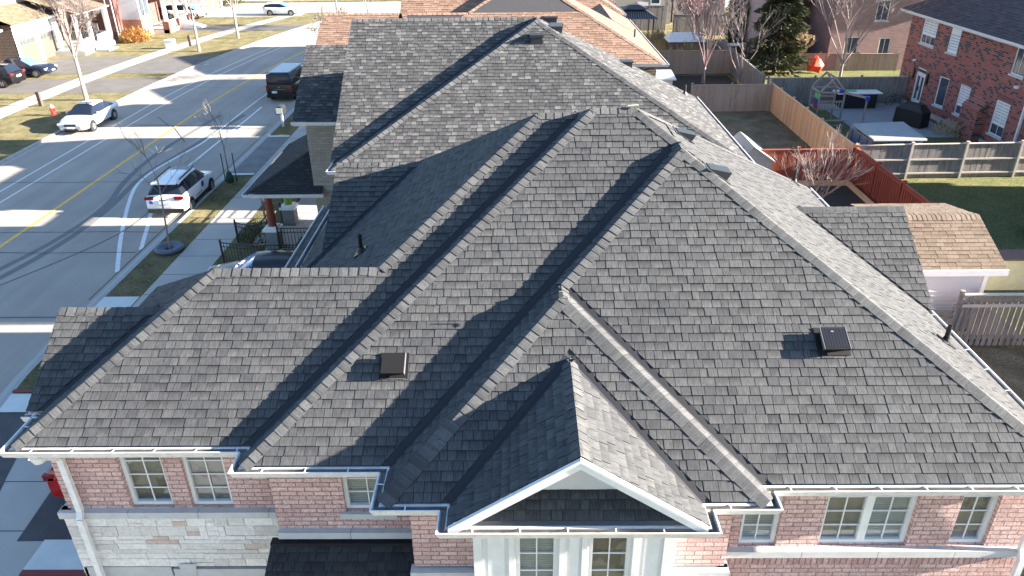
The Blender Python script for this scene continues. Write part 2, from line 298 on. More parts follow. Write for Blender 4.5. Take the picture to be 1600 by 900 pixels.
def shingles(mb,pl,pieces,expo=.145,seed=1,tabs=(.10,.215),lam=.5,tonefn=None,thick=.015,inset=None,base=None,off=0.0):
    """pieces: list of plan polygons (x,y); inset: {(piece,edge):dist}. Real courses of raised tabs."""
    n=pl.n; up=Vector((0,0,1)); v=(up-n*up.dot(n)).normalized(); u=v.cross(n).normalized()
    if True:
        # course 0 starts at the lowest point of all the pieces
        o=min((pl.pt(x,y) for pc in pieces for x,y in pc),key=lambda p:p.z)
    rowcache={}
    for pi,pc in enumerate(pieces):
        P=[pl.pt(x,y)-o for x,y in pc]; poly=[(p.dot(u),p.dot(v)) for p in P]
        ar=sum(poly[i][0]*poly[(i+1)%len(poly)][1]-poly[(i+1)%len(poly)][0]*poly[i][1] for i in range(len(poly)))
        rev=ar<0
        edges=[]
        m=len(poly)
        for i in range(m):
            a,b=poly[i],poly[(i+1)%m]; d=(inset or {}).get((pi,i),0)
            if rev: a,b=b,a
            ex,ey=b[0]-a[0],b[1]-a[1]; L=math.hypot(ex,ey)
            if L<1e-6: continue
            nx,ny=-ey/L*d,ex/L*d
            edges.append(((a[0]+nx,a[1]+ny),(b[0]+nx,b[1]+ny)))
        if base is not None: 
            q=[pl.pt(x,y)+n*(off-.003) for x,y in pc]; base.add(q if not rev else q[::-1])
        vmin=min(p[1] for p in poly); vmax=max(p[1] for p in poly); umin=min(p[0] for p in poly); umax=max(p[0] for p in poly)
        for k in range(int(math.floor((vmin-.01)/expo)),int(math.ceil(vmax/expo))):
            if k not in rowcache:
                rr=random.Random(seed*7919+k*131); tl=[]; uu=-60-rr.random()*.3
                rowcache[k]=(rr,tl,[uu])
            rr,tl,cur=rowcache[k]
            while cur[0]<umax+1:
                wd=rr.uniform(*tabs); raised=rr.random()<lam
                tl.append((cur[0],cur[0]+wd,raised,rr.random(),rr.random())); cur[0]+=wd
            v0=k*expo; v1=v0+expo+.004
            for (u0,u1,raised,r1,r2) in tl:
                if u1<umin or u0>umax: continue
                q=[(u0+.004,v0),(u1-.004,v0),(u1-.004,v1),(u0+.004,v1)]
                for a,b in edges:
                    q=clip(q,a,b)
                    if len(q)<3: break
                if len(q)<3: continue
                tone=tonefn(r1,r2,raised) if tonefn else .25+.6*r1
                lift=.005 if raised else 0
                def H(vv): return off+.002+lift+thick*(1-(vv-v0)/expo)
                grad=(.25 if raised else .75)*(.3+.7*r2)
                pts=[];uvs=[];cs=[]
                for (a,b) in q:
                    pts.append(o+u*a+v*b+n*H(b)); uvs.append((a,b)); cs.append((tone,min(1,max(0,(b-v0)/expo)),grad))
                mb.add(pts,uvs,cs)
                # butt and tab sides
                for i in range(len(q)):
                    a,b=q[i],q[(i+1)%len(q)]
                    if a[1]>v0+expo*.98 and b[1]>v0+expo*.98: continue
                    mb.add([pts[i],o+u*a[0]+v*a[1]+n*(off-.002),o+u*b[0]+v*b[1]+n*(off-.002),pts[(i+1)%len(q)]],[a,a,b,b],(tone*.5,.5,.8))
def caps(mb,lo,hi,pa,pb,wd=.15,expo=.165,seed=3,off=.016,tone=(.45,.9)):
    lo=Vector(lo);hi=Vector(hi); d=(hi-lo); L=d.length; d.normalize(); rr=random.Random(seed)
    def side(p,other):
        s=p.n.cross(d).normalized()
        mid=(lo+hi)/2
        # outward: goes below the other plane
        t=mid+s*.3
        if t.z>other.z(t.x,t.y)+1e-4: s=-s
        return s
    sa=side(pa,pb); sb=side(pb,pa)
    if abs(d.z)<1e-3:
        sa=pa.n.cross(d).normalized(); sa = sa if sa.z<0 else -sa
        sb=pb.n.cross(d).normalized(); sb = sb if sb.z<0 else -sb
    nn=(pa.n+pb.n).normalized()
    k=0
    while k*expo<L:
        t0=max(0,k*expo+rr.uniform(-.012,.012)); t1=min(L,t0+expo+.02); c=lo+d*t0; e=lo+d*t1; tn=rr.uniform(*tone); g=rr.random()*.5; j=rr.uniform(-.012,.008)
        h0=off+.008+rr.uniform(-.001,.005);h1=off+.001
        A0=c+sa*(wd+j)+pa.n*h0; A1=e+sa*(wd+j)+pa.n*h1; B0=c+sb*(wd-j)+pb.n*h0; B1=e+sb*(wd-j)+pb.n*h1; T0=c+nn*(h0+.003); T1=e+nn*(h1+.003)
        # rounded crown
        Ta0=c+sa*.03+pa.n*(h0+.002);Ta1=e+sa*.03+pa.n*(h1+.002);Tb0=c+sb*.03+pb.n*(h0+.002);Tb1=e+sb*.03+pb.n*(h1+.002)
        cc=[(tn,0,g),(tn,0,g),(tn,1,g),(tn,1,g)]
        for q in ((A0,Ta0,Ta1,A1),(Ta0,T0,T1,Ta1),(T0,Tb0,Tb1,T1),(Tb0,B0,B1,Tb1)):
            f=list(q); uv=[(t0,0),(t0,.1),(t1,.1),(t1,0)]
            if (f[1]-f[0]).cross(f[2]-f[0]).dot(nn)<0: f=f[::-1]
            mb.add(f,uv,cc)
        z=-.012
        mb.add([A0,A0+pa.n*z,Ta0+pa.n*z,Ta0],None,(tn*.3,1,1)); mb.add([Tb0,Tb0+pb.n*z,B0+pb.n*z,B0],None,(tn*.3,1,1)); mb.add([Ta0,Ta0+nn*z,Tb0+nn*z,Tb0,T0],None,(tn*.3,1,1))
        mb.add([A0,A1,A1+pa.n*z,A0+pa.n*z],None,(tn*.4,1,1)); mb.add([B0,B1,B1+pb.n*z,B0+pb.n*z],None,(tn*.4,1,1))
        k+=1
def valley(mb,lo,hi,pa,pb,wd=.115,off=.006):
    lo=Vector(lo);hi=Vector(hi);d=(hi-lo).normalized()
    for p,o in ((pa,pb),(pb,pa)):
        s=p.n.cross(d).normalized(); t=(lo+hi)/2+s*.3
        if t.z<o.z(t.x,t.y): s=-s
        q=[lo+p.n*off,hi+p.n*off,hi+s*wd+p.n*off,lo+s*wd+p.n*off]
        if (q[1]-q[0]).cross(q[2]-q[0]).z<0: q=q[::-1]
        mb.add(q)
def sweep(mb,path,prof,closed=False):
    """sweep a closed profile [(out,z)] along plan path [(x,y,z)]; out is to the right of travel"""
    n=len(path); secs=[]
    for i in range(n):
        p=Vector(path[i]); 
        d0=(p-Vector(path[i-1])) if i>0 else None; d1=(Vector(path[i+1])-p) if i<n-1 else None
        def nr(d): d=Vector((d.x,d.y,0)).normalized(); return Vector((d.y,-d.x,0))
        if d0 is None: m=nr(d1)
        elif d1 is None: m=nr(d0)
        else:
            a,b=nr(d0),nr(d1); m=(a+b); m=m/(m.length_squared/2) if m.length>1e-6 else a
        secs.append([p+m*o+Vector((0,0,z)) for o,z in prof])
    k=len(prof)
    for i in range(n-1):
        for j in range(k):
            l=(j+1)%k; mb.add([secs[i][j],secs[i+1][j],secs[i+1][l],secs[i][l]])
    mb.add(secs[0][::-1]); mb.add(secs[-1])
GUT=[(.0,-.02),(.0,-.11),(.085,-.115),(.115,-.03),(.125,.0),(.105,.0),(.10,-.03),(.075,-.10),(.012,-.097),(.012,-.02)]
def gutter(parent,path,hang=True,name='gutter'):
    m=MB(); sweep(m,path,GUT)
    if hang:
        for a,b in zip(path,path[1:]):
            a=Vector(a);b=Vector(b);L=(b-a).length;d=(b-a).normalized();nr=Vector((d.y,-d.x,0)); k=.35
            while k<L-.15: m.bar(a+d*k+Vector((0,0,-.012)),a+d*k+nr*.115+Vector((0,0,-.004)),.016,.008); k+=.62
    g_=m.build(name,'aluminium_white',parent); l=MB(); sweep(l,path,[(.014,-.025),(.014,-.088),(.074,-.092),(.098,-.032),(.090,-.032),(.070,-.084),(.022,-.080),(.022,-.025)]); l.build('trough','trough_grey',g_)  # darker grey-brown lining inside the white gutter
    return g_
def fascia(mb,path,h=.16,back=.02,z=-.02):
    sweep(mb,path,[(0-back,z),(0-back,z-h),(-.002,z-h),(-.002,z)])
# ---------------------------------------------------------------- walls and windows
def wall(mb,o,d,n,L,z0,z1,ops=(),rev=.12,u00=0):
    o=Vector(o);d=Vector(d);n=Vector(n); us=sorted({0,L}|{a for op in ops for a in op[:2]}); zs=sorted({z0,z1}|{a for op in ops for a in op[2:4]})
    flip=d.cross(Vector((0,0,1))).dot(n)<0
    def q(pts,uv):
        if flip: pts=pts[::-1]; uv=uv[::-1]
        mb.add(pts,uv)
    P=lambda u,z,w_=0: o+d*u+n*w_+Vector((0,0,z))
    for a,b in zip(us,us[1:]):
        for c,e in zip(zs,zs[1:]):
            if any(op[0]<=a+1e-6 and b<=op[1]+1e-6 and op[2]<=c+1e-6 and e<=op[3]+1e-6 for op in ops): continue
            q([P(a,c),P(b,c),P(b,e),P(a,e)],[(a+u00,c),(b+u00,c),(b+u00,e),(a+u00,e)])
    for (a,b,c,e) in ops:
        mb.add([P(a,c),P(a,e),P(a,e,-rev),P(a,c,-rev)],[(0,c),(0,e),(rev,e),(rev,c)]); mb.add([P(b,c),P(b,c,-rev),P(b,e,-rev),P(b,e)],[(0,c),(rev,c),(rev,e),(0,e)])
        mb.add([P(a,e),P(b,e),P(b,e,-rev),P(a,e,-rev)]); mb.add([P(a,c),P(a,c,-rev),P(b,c,-rev),P(b,c)])
def window(parent,o,d,n,u0,u1,z0,z1,cols=2,rows=3,rec=.10,fw=.06,blind=None,sill=True,mat='white_trim',far=False,mull=0,sillmat='sill_stone',split=None,glass=None,so=.06):
    m=MB(); F=lambda a,b,w0,w1,c,e:m.fb(o,d,n,a,b,w0,w1,c,e)
    r=-rec
    F(u0,u0+fw,r-.05,r+.03,z0,z1);F(u1-fw,u1,r-.05,r+.03,z0,z1);F(u0+fw,u1-fw,r-.05,r+.03,z0,z0+fw);F(u0+fw,u1-fw,r-.05,r+.03,z1-fw,z1)
    mt=.018 if not far else .03
    for i in range(1,cols):
        c=u0+fw+(u1-u0-2*fw)*i/cols; F(c-mt/2,c+mt/2,r-.012,r+.004,z0+fw,z1-fw)
    for i in range(1,rows):
        c=z0+fw+(z1-z0-2*fw)*i/rows; F(u0+fw,u1-fw,r-.0125,r+.0035,c-mt/2,c+mt/2)
    if split: F(u0+fw,u1-fw,r-.03,r+.02,split-.035,split+.035)
    wn=m.build('window',mat,parent)
    g=MB(); g.fb(o,d,n,u0+fw*.8,u1-fw*.8,r-.022,r-.016,z0+fw*.8,z1-fw*.8); g.build('pane',glass or ('far_glass' if far else 'pane_glass'),wn)
    if not far or blind:
        b=MB()
        if blind=='blind' or blind=='blind_white':
            zz=z0+fw if not far else (split or z0+fw)
            k=(split or zz)
            st=.045 if not far else .16
            while k<z1-fw:
                if far: b.fb(o,d,n,u0+fw,u1-fw,r-.005,r-.002,k,min(z1-fw,k+st*.86))
                else: b.fb(o,d,n,u0+fw,u1-fw,r-.06,r-.055,k,min(z1-fw,k+st*.86))
                k+=st
            b.build('blind',blind,wn)
        elif blind: b.fb(o,d,n,u0+fw*.5,u1-fw*.5,r-.065,r-.06,z0+.02,z1-.02); b.build('curtain',blind,wn)
        if not far:
            b=MB(); b.fb(o,d,n,u0-.2,u1+.2,r-.9,r-.85,z0-.3,z1+.2); b.build('room',"room_dark",wn)
    if sill:
        s=MB(); s.fb(o,d,n,u0-.08,u1+.08,r+.03,so,z0-.10,z0-.002); s.build('sill',sillmat,wn)
    return wn
# ================================================================ ground, road, pavements
def xo(y):
    if y>50: return (y-50)**2/280
    if y<21: return .02*(21-y)**2
    return 0
YS=[-30,-10,0,5,8,11,13,15,17,19,21,25,50,54,58,62,66,70,74,78,82,86,90,94,98]
def strip(x0,x1,ys,bend=True): 
    e=(lambda y: xo(max(y,5))) if bend else (lambda y:0)
    return [(x0+e(y),y) for y in ys],[(x1+e(y),y) for y in ys]
def strip_sheet(mb,x0,x1,z,ys=YS):
    L,Rr=strip(x0,x1,ys)
    for i in range(len(ys)-1): mb.add([(*L[i],z),(*Rr[i],z),(*Rr[i+1],z),(*L[i+1],z)])
def strip_box(mb,x0,x1,z0,z1,ys=YS):
    L,Rr=strip(x0,x1,ys)
    for i in range(len(ys)-1):
        mb.add([(*L[i],z1),(*Rr[i],z1),(*Rr[i+1],z1),(*L[i+1],z1)]); mb.add([(*L[i],z0),(*L[i],z1),(*L[i+1],z1),(*L[i+1],z0)]); mb.add([(*Rr[i],z1),(*Rr[i],z0),(*Rr[i+1],z0),(*Rr[i+1],z1)])
def srange(a,b,st=3.0):
    out=[a]; 
    while out[-1]+st<b: out.append(out[-1]+st)
    return out+[b]
GZ=.12
m=MB(); m.sheet([(-400,-100),(400,-100),(400,500),(-400,500)],-.06); struct(m,'ground','verge_grass')
m=MB(); strip_sheet(m,-29.2,-15.2,0.0); m.sheet([(-200,98),(200,98),(200,109),(-200,109)],0.0); struct(m,'road','road_asphalt')
XL,XR=-28.95,-15.45
m=MB(); strip_box(m,-140,XL-.16,-.05,GZ); m.box(-200,200,109,260,-.05,GZ); struct(m,'lawn','verge_grass')
m=MB(); strip_box(m,XR+.16,200,-.05,GZ); struct(m,'lawn','verge_grass')
m=MB(); strip_box(m,XL-.16,XL,-.05,GZ+.006); strip_box(m,XR,XR+.16,-.05,GZ+.006); struct(m,'kerb','kerb_concrete')
m=MB(); strip_sheet(m,XL+.002,XL+.30,.004); strip_sheet(m,XR-.30,XR-.002,.004); struct(m,'gutter_strip','concrete')
m=MB(); strip_sheet(m,-36.3,-34.6,GZ+.004); m.sheet([(-60,95.2),(-26.5,95.2),(-26.5,97.2),(-60,97.2)],GZ+.008); m.sheet([(-60,110.5),(60,110.5),(60,112.5),(-60,112.5)],GZ+.004)
struct(m,'pavement','concrete')
m=MB(); strip_sheet(m,-13.95,-12.25,GZ+.004); struct(m,'pavement','concrete_blue')
m=MB()
y=6.0
while y<90:
    x=xo(max(y,5)); m.box(-13.95+x,-12.25+x,y,y+.025,GZ+.004,GZ+.007); 
    if y>40: m.box(-36.3+x,-34.6+x,y,y+.03,GZ+.004,GZ+.007)
    y+=1.65
struct(m,'pavement_joint','tar')
# driveways
m=MB()
def quad(mb,x0,x1,y0,y1,z): 
    ys=srange(y0,y1,2); 
    for a,b in zip(ys,ys[1:]): mb.add([(x0+xo(a),a,z),(x1+xo(a),a,z),(x1+xo(b),b,z),(x0+xo(b),b,z)])
for (a,b) in ((56.2,61.2),(63.0,70.6),(84.5,88.5),):
    quad(m,-43.4,-36.3,a,b,GZ+.008); quad(m,-34.6,XL-.17,a,b,GZ+.008)
struct(m,'driveway','old_asphalt')
m=MB()
quad(m,-15.28,-13.95,12.0,17.05,GZ+.008); m.sheet([(-12.15+.6,12.3),(-7.5,12.3),(-7.5,17.4),(-11.9,17.4)],GZ+.008)
m2=MB(); quad(m2,-15.28,-13.98,37.6,44.2,GZ+.008); quad(m2,-12.2,-8.2,37.6,44.2,GZ+.008); struct(m2,'driveway','grey_asphalt')
struct(m,'driveway','driveway_asphalt')
m=MB(); quad(m,-15.28,-13.98,37.3,37.6,GZ+.03); quad(m,-15.28,-13.98,44.2,44.5,GZ+.03); quad(m,-12.2,-8.2,44.8,45.8,GZ+.01)
quad(m,-15.28,-13.98,17.1,18.0,GZ+.02); quad(m,-15.28,-13.98,22.4,24.0,GZ+.016); quad(m,-12.2,-7.6,25.2,26.6,GZ+.012)
m.box(-10.8,-7.5,11.35,12.2,GZ-.05,GZ+.16); struct(m,'concrete_slab','new_slab')
m=MB(); quad(m,-15.28,-13.98,18.0,18.16,GZ+.06); m.box(-10.8,-7.5,11.2,11.347,GZ-.05,GZ+.165); struct(m,'slab_edging','red_trim')
# painted lines
m=MB(); strip_sheet(m,-22.22,-22.06,.006,srange(-20,97)); struct(m,'road_marking','road_yellow')
m=MB()
for x in (-26.3,-25.35): strip_sheet(m,x-.055,x+.055,.006,srange(-20,97))
strip_sheet(m,-19.05,-18.93,.006,srange(45.0,97))
for x_ in (-18.05,): curve_late=[(x_,52.0),(x_-.02,48),(x_-.1,43.5),(x_-.15,39.2)]
def pxline(mb,pts,wd,z=.006):
    P=[Vector((*G(*p),z)) for p in pts]
    for a,b in zip(P,P[1:]):
        d=(b-a).normalized(); s=Vector((-d.y,d.x,0))*wd/2; mb.add([a-s,b-s,b+s,a+s] if (b-a).cross(s).z>0 else [a+s,b+s,b-s,a-s])
def curve(mb,pts,wd,z=.006,n=5):
    P=[Vector((*p,z)) for p in pts]; Q=[]
    for i in range(len(P)-1):
        p0=P[max(i-1,0)];p1=P[i];p2=P[i+1];p3=P[min(i+2,len(P)-1)]
        for k in range(n): t=k/n; Q.append(.5*((2*p1)+(-p0+p2)*t+(2*p0-5*p1+4*p2-p3)*t*t+(-p0+3*p1-3*p2+p3)*t**3))
    Q.append(P[-1]); S=[]
    for i in range(len(Q)):
        d=(Q[min(i+1,len(Q)-1)]-Q[max(i-1,0)]).normalized(); s=Vector((-d.y,d.x,0))*wd/2; S.append((Q[i]-s,Q[i]+s))
    for a,b in zip(S,S[1:]): mb.add([a[1],a[0],b[0],b[1]])
curve(m,[(-18.99,45.2),(-19.1,43.2),(-19.5,40.8),(-19.8,38.6),(-19.75,36.6),(-19.3,34.8),(-18.3,32.0),(-17.2,29.2),(-15.95,26.3)],.17)
curve(m,curve_late,.15); curve(m,[(-17.9,34.3),(-17.7,33.6),(-17.0,31.6),(-15.95,28.4)],.17)
struct(m,'road_marking','road_white')
# tar seams and tyre stains on the road
m=MB(); rr=random.Random(5)
for y in (30.25,28.15,22.7,36.8,47.4,58.2): 
    P=[(x,y+rr.uniform(-.06,.06)) for x in range(-28,-14,2)]; curve(m,P,.045,.009,3)
curve(m,[(-24.3,49.6),(-22.8,47.6),(-22.3,47.2),(-20.2,43.8)],.05,.009); curve(m,[(-22.8,47.6),(-25.5,47.7)],.04,.009); curve(m,[(-17.5,33.8),(-17.7,30),(-19.8,25.5),(-22.5,21.4)],.05,.009); curve(m,[(-15.9,24),(-15.9,34),(-15.9,46)],.04,.009)
struct(m,'tar_seam','tar')
plain('tyre_stain',(.145,.14,.138),.85,(.17,.165,.16),3)
m=MB(); curve(m,[(-18.6,50),(-19.5,42),(-20.0,37.5),(-19.6,33),(-19.7,29),(-20.6,25),(-22.0,22)],.33,.0045); curve(m,[(-20.2,50),(-20.9,42),(-20.6,37),(-19.9,33.3),(-20.2,29),(-21.5,24.5)],.30,.0048)
struct(m,'tyre_stain','tyre_stain')
for (x,y,r_) in ((-22.6,61.5,.35),(-27.6,67.0,.33),(-27.3,29.2,.35)):
    m=MB(); m.lathe((x,y,.004),[(r_,0),(r_,.006),(r_-.05,.007),(0,.007)],16); struct(m,'manhole_cover','chrome_grey')
# yards on the right
m=MB(); m.sheet([(7.0,36.0),(16.4,36.0),(16.4,49),(8.0,49)],GZ+.004); m.sheet([(7.8,7),(30,7),(30,20.2),(7.8,20.2)],GZ+.004); struct(m,'yard_soil','bare_yard')
m=MB(); m.sheet([(16.5,20.4),(45,20.4),(45,35.7),(16.5,35.7)],GZ+.004); m.sheet([(16.5,35.9),(26.5,35.9),(26.5,50.9),(16.5,50.9)],GZ+.004); m.sheet([(16.6,51.1),(40,51.1),(40,66),(16.6,66)],GZ+.004); struct(m,'yard_lawn','yard_grass')
m=MB(); m.sheet([(8.0,20.6),(16.3,20.6),(16.3,35.7),(8.0,35.7)],GZ+.006); m.sheet([(9,49.3),(16.3,49.3),(16.3,60),(9,60)],GZ+.006); struct(m,'mulch_bed','mulch')
m=MB(); m.box(20.2,25.6,42.9,49.5,GZ,GZ+.05); m.box(21.2,26.2,49.5,50.8,GZ,GZ+.07); struct(m,'patio','deck_grey')
m=MB(); m.box(22,28.5,51.3,57.5,GZ,GZ+.35); struct(m,'patio','deck_grey')

# ================================================================ the near house
ZE=5.8
def build_near_house():
    H=thing('brick_house','large pink brick and pale stone house in the foreground under a grey shingled hip roof','house',(0,13,0))
    tF,tR,tL=.655,.645,.68
    F1=facing('f',8.78,tF,ZE);F2=facing('f',8.33,tF,ZE);F4=facing('f',7.92,tF,ZE);F3=facing('f',7.58,tF,ZE)
    Rr=facing('r',7.88,tR,ZE);R3=facing('r',3.33,tR,ZE);L1=facing('l',-7.68,tL,ZE);P0=facing('l',-4.87,tL,ZE);L2=facing('l',-4.07,tL,ZE);L4=facing('l',-1.91,tL,ZE)
    Bk=facing('b',19.6,tF,ZE)
    r1z=ZE+1.68; y1=8.78+1.68/tF; BkL=facing('b',y1+1.68/tF,tF,ZE)
    P4=isec(F4,Rr,L4);P3=isec(F3,L4,R3);P3b=isec(F4,L4,R3);P4b=isec(F2,L4,Rr);P2l=isec(F2,L2,Bk);P2r=isec(F2,Rr,Bk);LFB=isec(L2,F1,Bk);P1t=isec(F1,P0,Bk);A1=isec(F1,P0,BkL);A0=isec(F1,L1,BkL)
    GLp=Plane(.68,0,ZE+.68*.98); gz=ZE+.68*1.70; GRp=Plane(-.68,0,ZE+.68*2.42); gx=.72; gtop=(gx,7.58+(gz-ZE)/tF)
    t2=lambda p:(p.x,p.y)
    tone=lambda a,b,c:(.22+.38*a)+(.0 if c else .12)
    sh=MB();bs=MB();cp=MB();vl=MB()
    def S(pl,pieces,seed,inset=None,**k): shingles(sh,pl,pieces,seed=seed,inset=inset,tonefn=tone,base=bs,**k)
    vi=.10
    S(F4,[[(3.33,7.92),(7.88,7.92),t2(P4),t2(P3b)]],1,{(0,3):vi})
    S(F3,[[(-1.91,7.58),(-.98,7.58),gtop,t2(P3)],[(2.42,7.58),(3.33,7.58),t2(P3),gtop]],2,{(0,1):vi,(1,3):vi})
    V=(None); vx=(F2.c-L4.c+F2.b*P3b.y)/L4.a; V=(vx,P3b.y)
    S(L4,[[(-1.91,8.33),(-1.91,7.58),t2(P3),t2(P3b),V],[V,t2(P3b),t2(P4),t2(P4b)]],3,{(0,4):vi,(1,3):vi})
    S(R3,[[t2(P3),(3.33,7.58),(3.33,7.92),t2(P3b)]],4,{(0,2):vi})
    S(Rr,[[(7.88,7.92),(7.88,P4.y),t2(P4)],[(7.88,P4.y),(7.88,19.6),t2(P2r),t2(P4b),t2(P4)]],5)
    S(F2,[[(-4.07,8.33),(-1.91,8.33),t2(P4b),t2(P2r),t2(P2l)]],6,{(0,1):vi})
    S(L2,[[(-4.07,8.78),(-4.07,8.33),t2(P2l),t2(LFB)]],7,{(0,3):vi})
    vx1=(F1.c-L2.c+F1.b*y1)/L2.a
    S(F1,[[(-7.68,8.78),(-4.07,8.78),(vx1,y1),t2(A1),t2(A0)],[t2(A1),(vx1,y1),t2(LFB),t2(P1t)]],8,{(0,1):vi,(1,1):vi})
    S(L1,[[(-7.68,2*y1-8.78),(-7.68,8.78),t2(A0)]],9)
    S(P0,[[(-4.87,13.91),t2(A1),t2(P1t),(-4.87,19.6)]],10,tabs=(.16,.34))
    S(Bk,[[(7.88,19.6),(-4.87,19.6),t2(P1t),t2(LFB),t2(P2l),t2(P2r)]],11)
    S(Bk,[[(-4.87,19.6),(6.9,19.6),(6.9,20.9),(-4.87,20.9)][::-1]],23)  # unseen catslide strip, added to block sun through the gap between houses
    S(BkL,[[(-7.68,13.91),t2(A0),t2(A1),(-4.87,13.91)]],12)
    # street side gable on the left
    d1z=ZE+1.02; D1=facing('f',11.2-1.02/tF,tF,ZE); D1b=facing('b',11.2+1.02/tF,tF,ZE)
    dx=-7.68+1.02/tL
    S(D1,[[(-7.97,9.643),(-7.68,9.643),(dx,11.2),(-7.97,11.2)]],13,{(0,1):vi},off=.004)
    S(D1b,[[(-7.97,12.757),(-7.97,11.2),(dx,11.2),(-7.68,12.757)]],14,off=.004)
    # gable toward the neighbour (left rear)
    q=.56; QF=facing('f',13.58,q,ZE); qz=ZE+q*3.13; qx=-4.87+(qz-ZE)/tL; QB=facing('b',16.71+3.13,q,ZE)
    yv=13.58
    S(QF,[[(-4.26,14.32),(qx,16.71),(-4.26,16.71)]],15,{(0,0):vi},off=.006)
    S(QB,[[(-4.26,16.71),(qx,16.71),(-4.87,19.6),(-4.26,19.6)]],16,off=.006)
    # right side small gable
    D5=facing('f',12.75,.67,ZE); dz=ZE+.67*2.01; d5x=7.88-(dz-ZE)/tR; D5b=facing('b',14.76+2.01,.67,ZE)
    S(D5,[[(7.88,12.75),(8.05,12.75),(8.05,14.76),(d5x,14.76)]],17,{(0,3):.06},off=.004)
    S(D5b,[[(8.05,16.77),(7.88,16.77),(d5x,14.76),(8.05,14.76)]],18,off=.004)
    # entrance gable
    S(GLp,[[(-.98,7.14),(gx,7.14),gtop,(-.98,7.58)]],19,{(0,2):vi},off=.004)
    S(GRp,[[(gx,7.14),(2.42,7.14),(2.42,7.58),gtop]],20,{(0,2):vi},off=.004,tabs=(.14,.28))
    # lean-to strip beside the left rear gutter
    LS=Plane(.35,0,5.62+.35*5.24); S(LS,[[(-5.24,14.95),(-4.9,14.95),(-4.9,19.05),(-5.24,19.05)]],21)
    # pent roof in the entrance gable
    PT=facing('f',7.2,.42,ZE+.02); S(PT,[[(-.62,7.22),(2.04,7.22),(1.62,7.62),(-.20,7.62)]],22)
    roof=sh.build('roof','shingle_grey',H); bs.build('roof_felt','felt',roof)
    # caps
    E=lambda x,y,z=ZE:(x,y,z)
    caps(cp,E(7.88,7.92),P4,F4,Rr,seed=1); caps(cp,P3b,P4,F4,L4,seed=2); caps(cp,E(-1.91,7.58),P3,F3,L4,seed=3); caps(cp,E(3.33,7.58),P3,F3,R3,seed=4,wd=.17)
    caps(cp,P3,P3b,L4,R3,seed=5,wd=.13); caps(cp,P4,P4b,L4,Rr,seed=6); caps(cp,P4b,P2r,F2,Rr,seed=7); caps(cp,P2l,P2r,F2,Bk,seed=8); caps(cp,E(-4.07,8.33),P2l,F2,L2,seed=9)
    caps(cp,P2l,LFB,L2,Bk,seed=10); caps(cp,P1t,LFB,F1,Bk,seed=11); caps(cp,A1,P1t,F1,P0,seed=12); caps(cp,A0,A1,F1,BkL,seed=13); caps(cp,E(-7.68,8.78),A0,F1,L1,seed=14)
    caps(cp,(-7.97,11.2,d1z),(dx,11.2,d1z),D1,D1b,seed=15); caps(cp,(-4.26,16.71,qz),(qx,16.71,qz),QF,QB,seed=16); caps(cp,(8.05,14.76,dz),(d5x,14.76,dz),D5,D5b,seed=17); caps(cp,(gx,7.14,gz),(gtop[0],gtop[1],gz),GLp,GRp,seed=18,wd=.13)
    caps(cp,E(7.88,19.6),P2r,Rr,Bk,seed=19)
    cp.build('ridge_cap','shingle_grey',roof)
    for a,b,p,qp in ((E(3.33,7.92),P3b,F4,R3),(E(-1.91,8.33),P4b,F2,L4),(E(-4.07,8.78),LFB,F1,L2),(E(-.98,7.58),(gtop[0],gtop[1],gz),F3,GLp),(E(2.42,7.58),(gtop[0],gtop[1],gz),F3,GRp),(E(-7.68,9.643),(dx,11.2,d1z),L1,D1),((-4.87+(q*.5)/tL,14.08,ZE+q*.5),(qx,16.71,qz),P0,QF),(E(7.88,12.75),(d5x,14.76,dz),Rr,D5)): vl=MB(); valley(vl,a,b,p,qp); vl.build('valley_flashing','valley_metal',roof)
    # gutters along the eaves (outer side to the right of travel)
    zg=ZE-.005
    g1=[(-7.68,8.9,zg)]
    gutter(H,[(-4.90,19.4,zg),(-4.90,14.9,zg)],False); gutter(H,[(-5.26,19.05,5.6),(-5.26,14.93,5.6),(-4.9,14.93,5.6)],False)
    gutter(H,[(-7.70,9.62,zg),(-7.70,8.76,zg),(-4.09,8.76,zg),(-4.09,8.31,zg),(-1.93,8.31,zg),(-1.93,7.56,zg),(-1.0,7.56,zg),(-1.0,7.15,zg),(2.44,7.15,zg),(2.44,7.56,zg),(3.35,7.56,zg),(3.35,7.90,zg),(7.90,7.90,zg),(7.90,19.6,zg)])
    gutter(H,[(-7.70,9.62,zg),(-7.98,9.62,zg)][::-1],False)
    fm=MB(); pth=[(-7.70,9.9,ZE),(-7.70,8.76,ZE),(-4.09,8.76,ZE),(-4.09,8.31,ZE),(-1.93,8.31,ZE),(-1.93,7.56,ZE),(-1.0,7.56,ZE),(-1.0,7.15,ZE),(2.44,7.15,ZE),(2.44,7.56,ZE),(3.35,7.56,ZE),(3.35,7.90,ZE),(7.90,7.90,ZE),(7.90,19.6,ZE)]
    fascia(fm,pth,.18,.03)
    for x0,x1,ya,yb in ((-7.7,-4.09,8.76,9.3),(-4.09,-1.93,8.31,8.9),(-1.93,-1.0,7.56,8.4),(-1.0,2.44,7.15,8.3),(2.44,3.35,7.56,8.4),(3.35,7.9,7.9,8.6)): fm.box(x0+.01,x1+.009,ya+.01,yb,ZE-.2,ZE-.185)
    fm.box(7.6,7.9,8.6,19.6,ZE-.2,ZE-.185); fm.box(-7.7,-7.3,9.3,13.9,ZE-.2,ZE-.185)
    fm.box(-8.0,-7.97,9.6,12.8,ZE-.2,ZE-.17)
    fm.build('fascia','white_trim',H)
    # rake boards and tympanum of the entrance gable
    rk=MB()
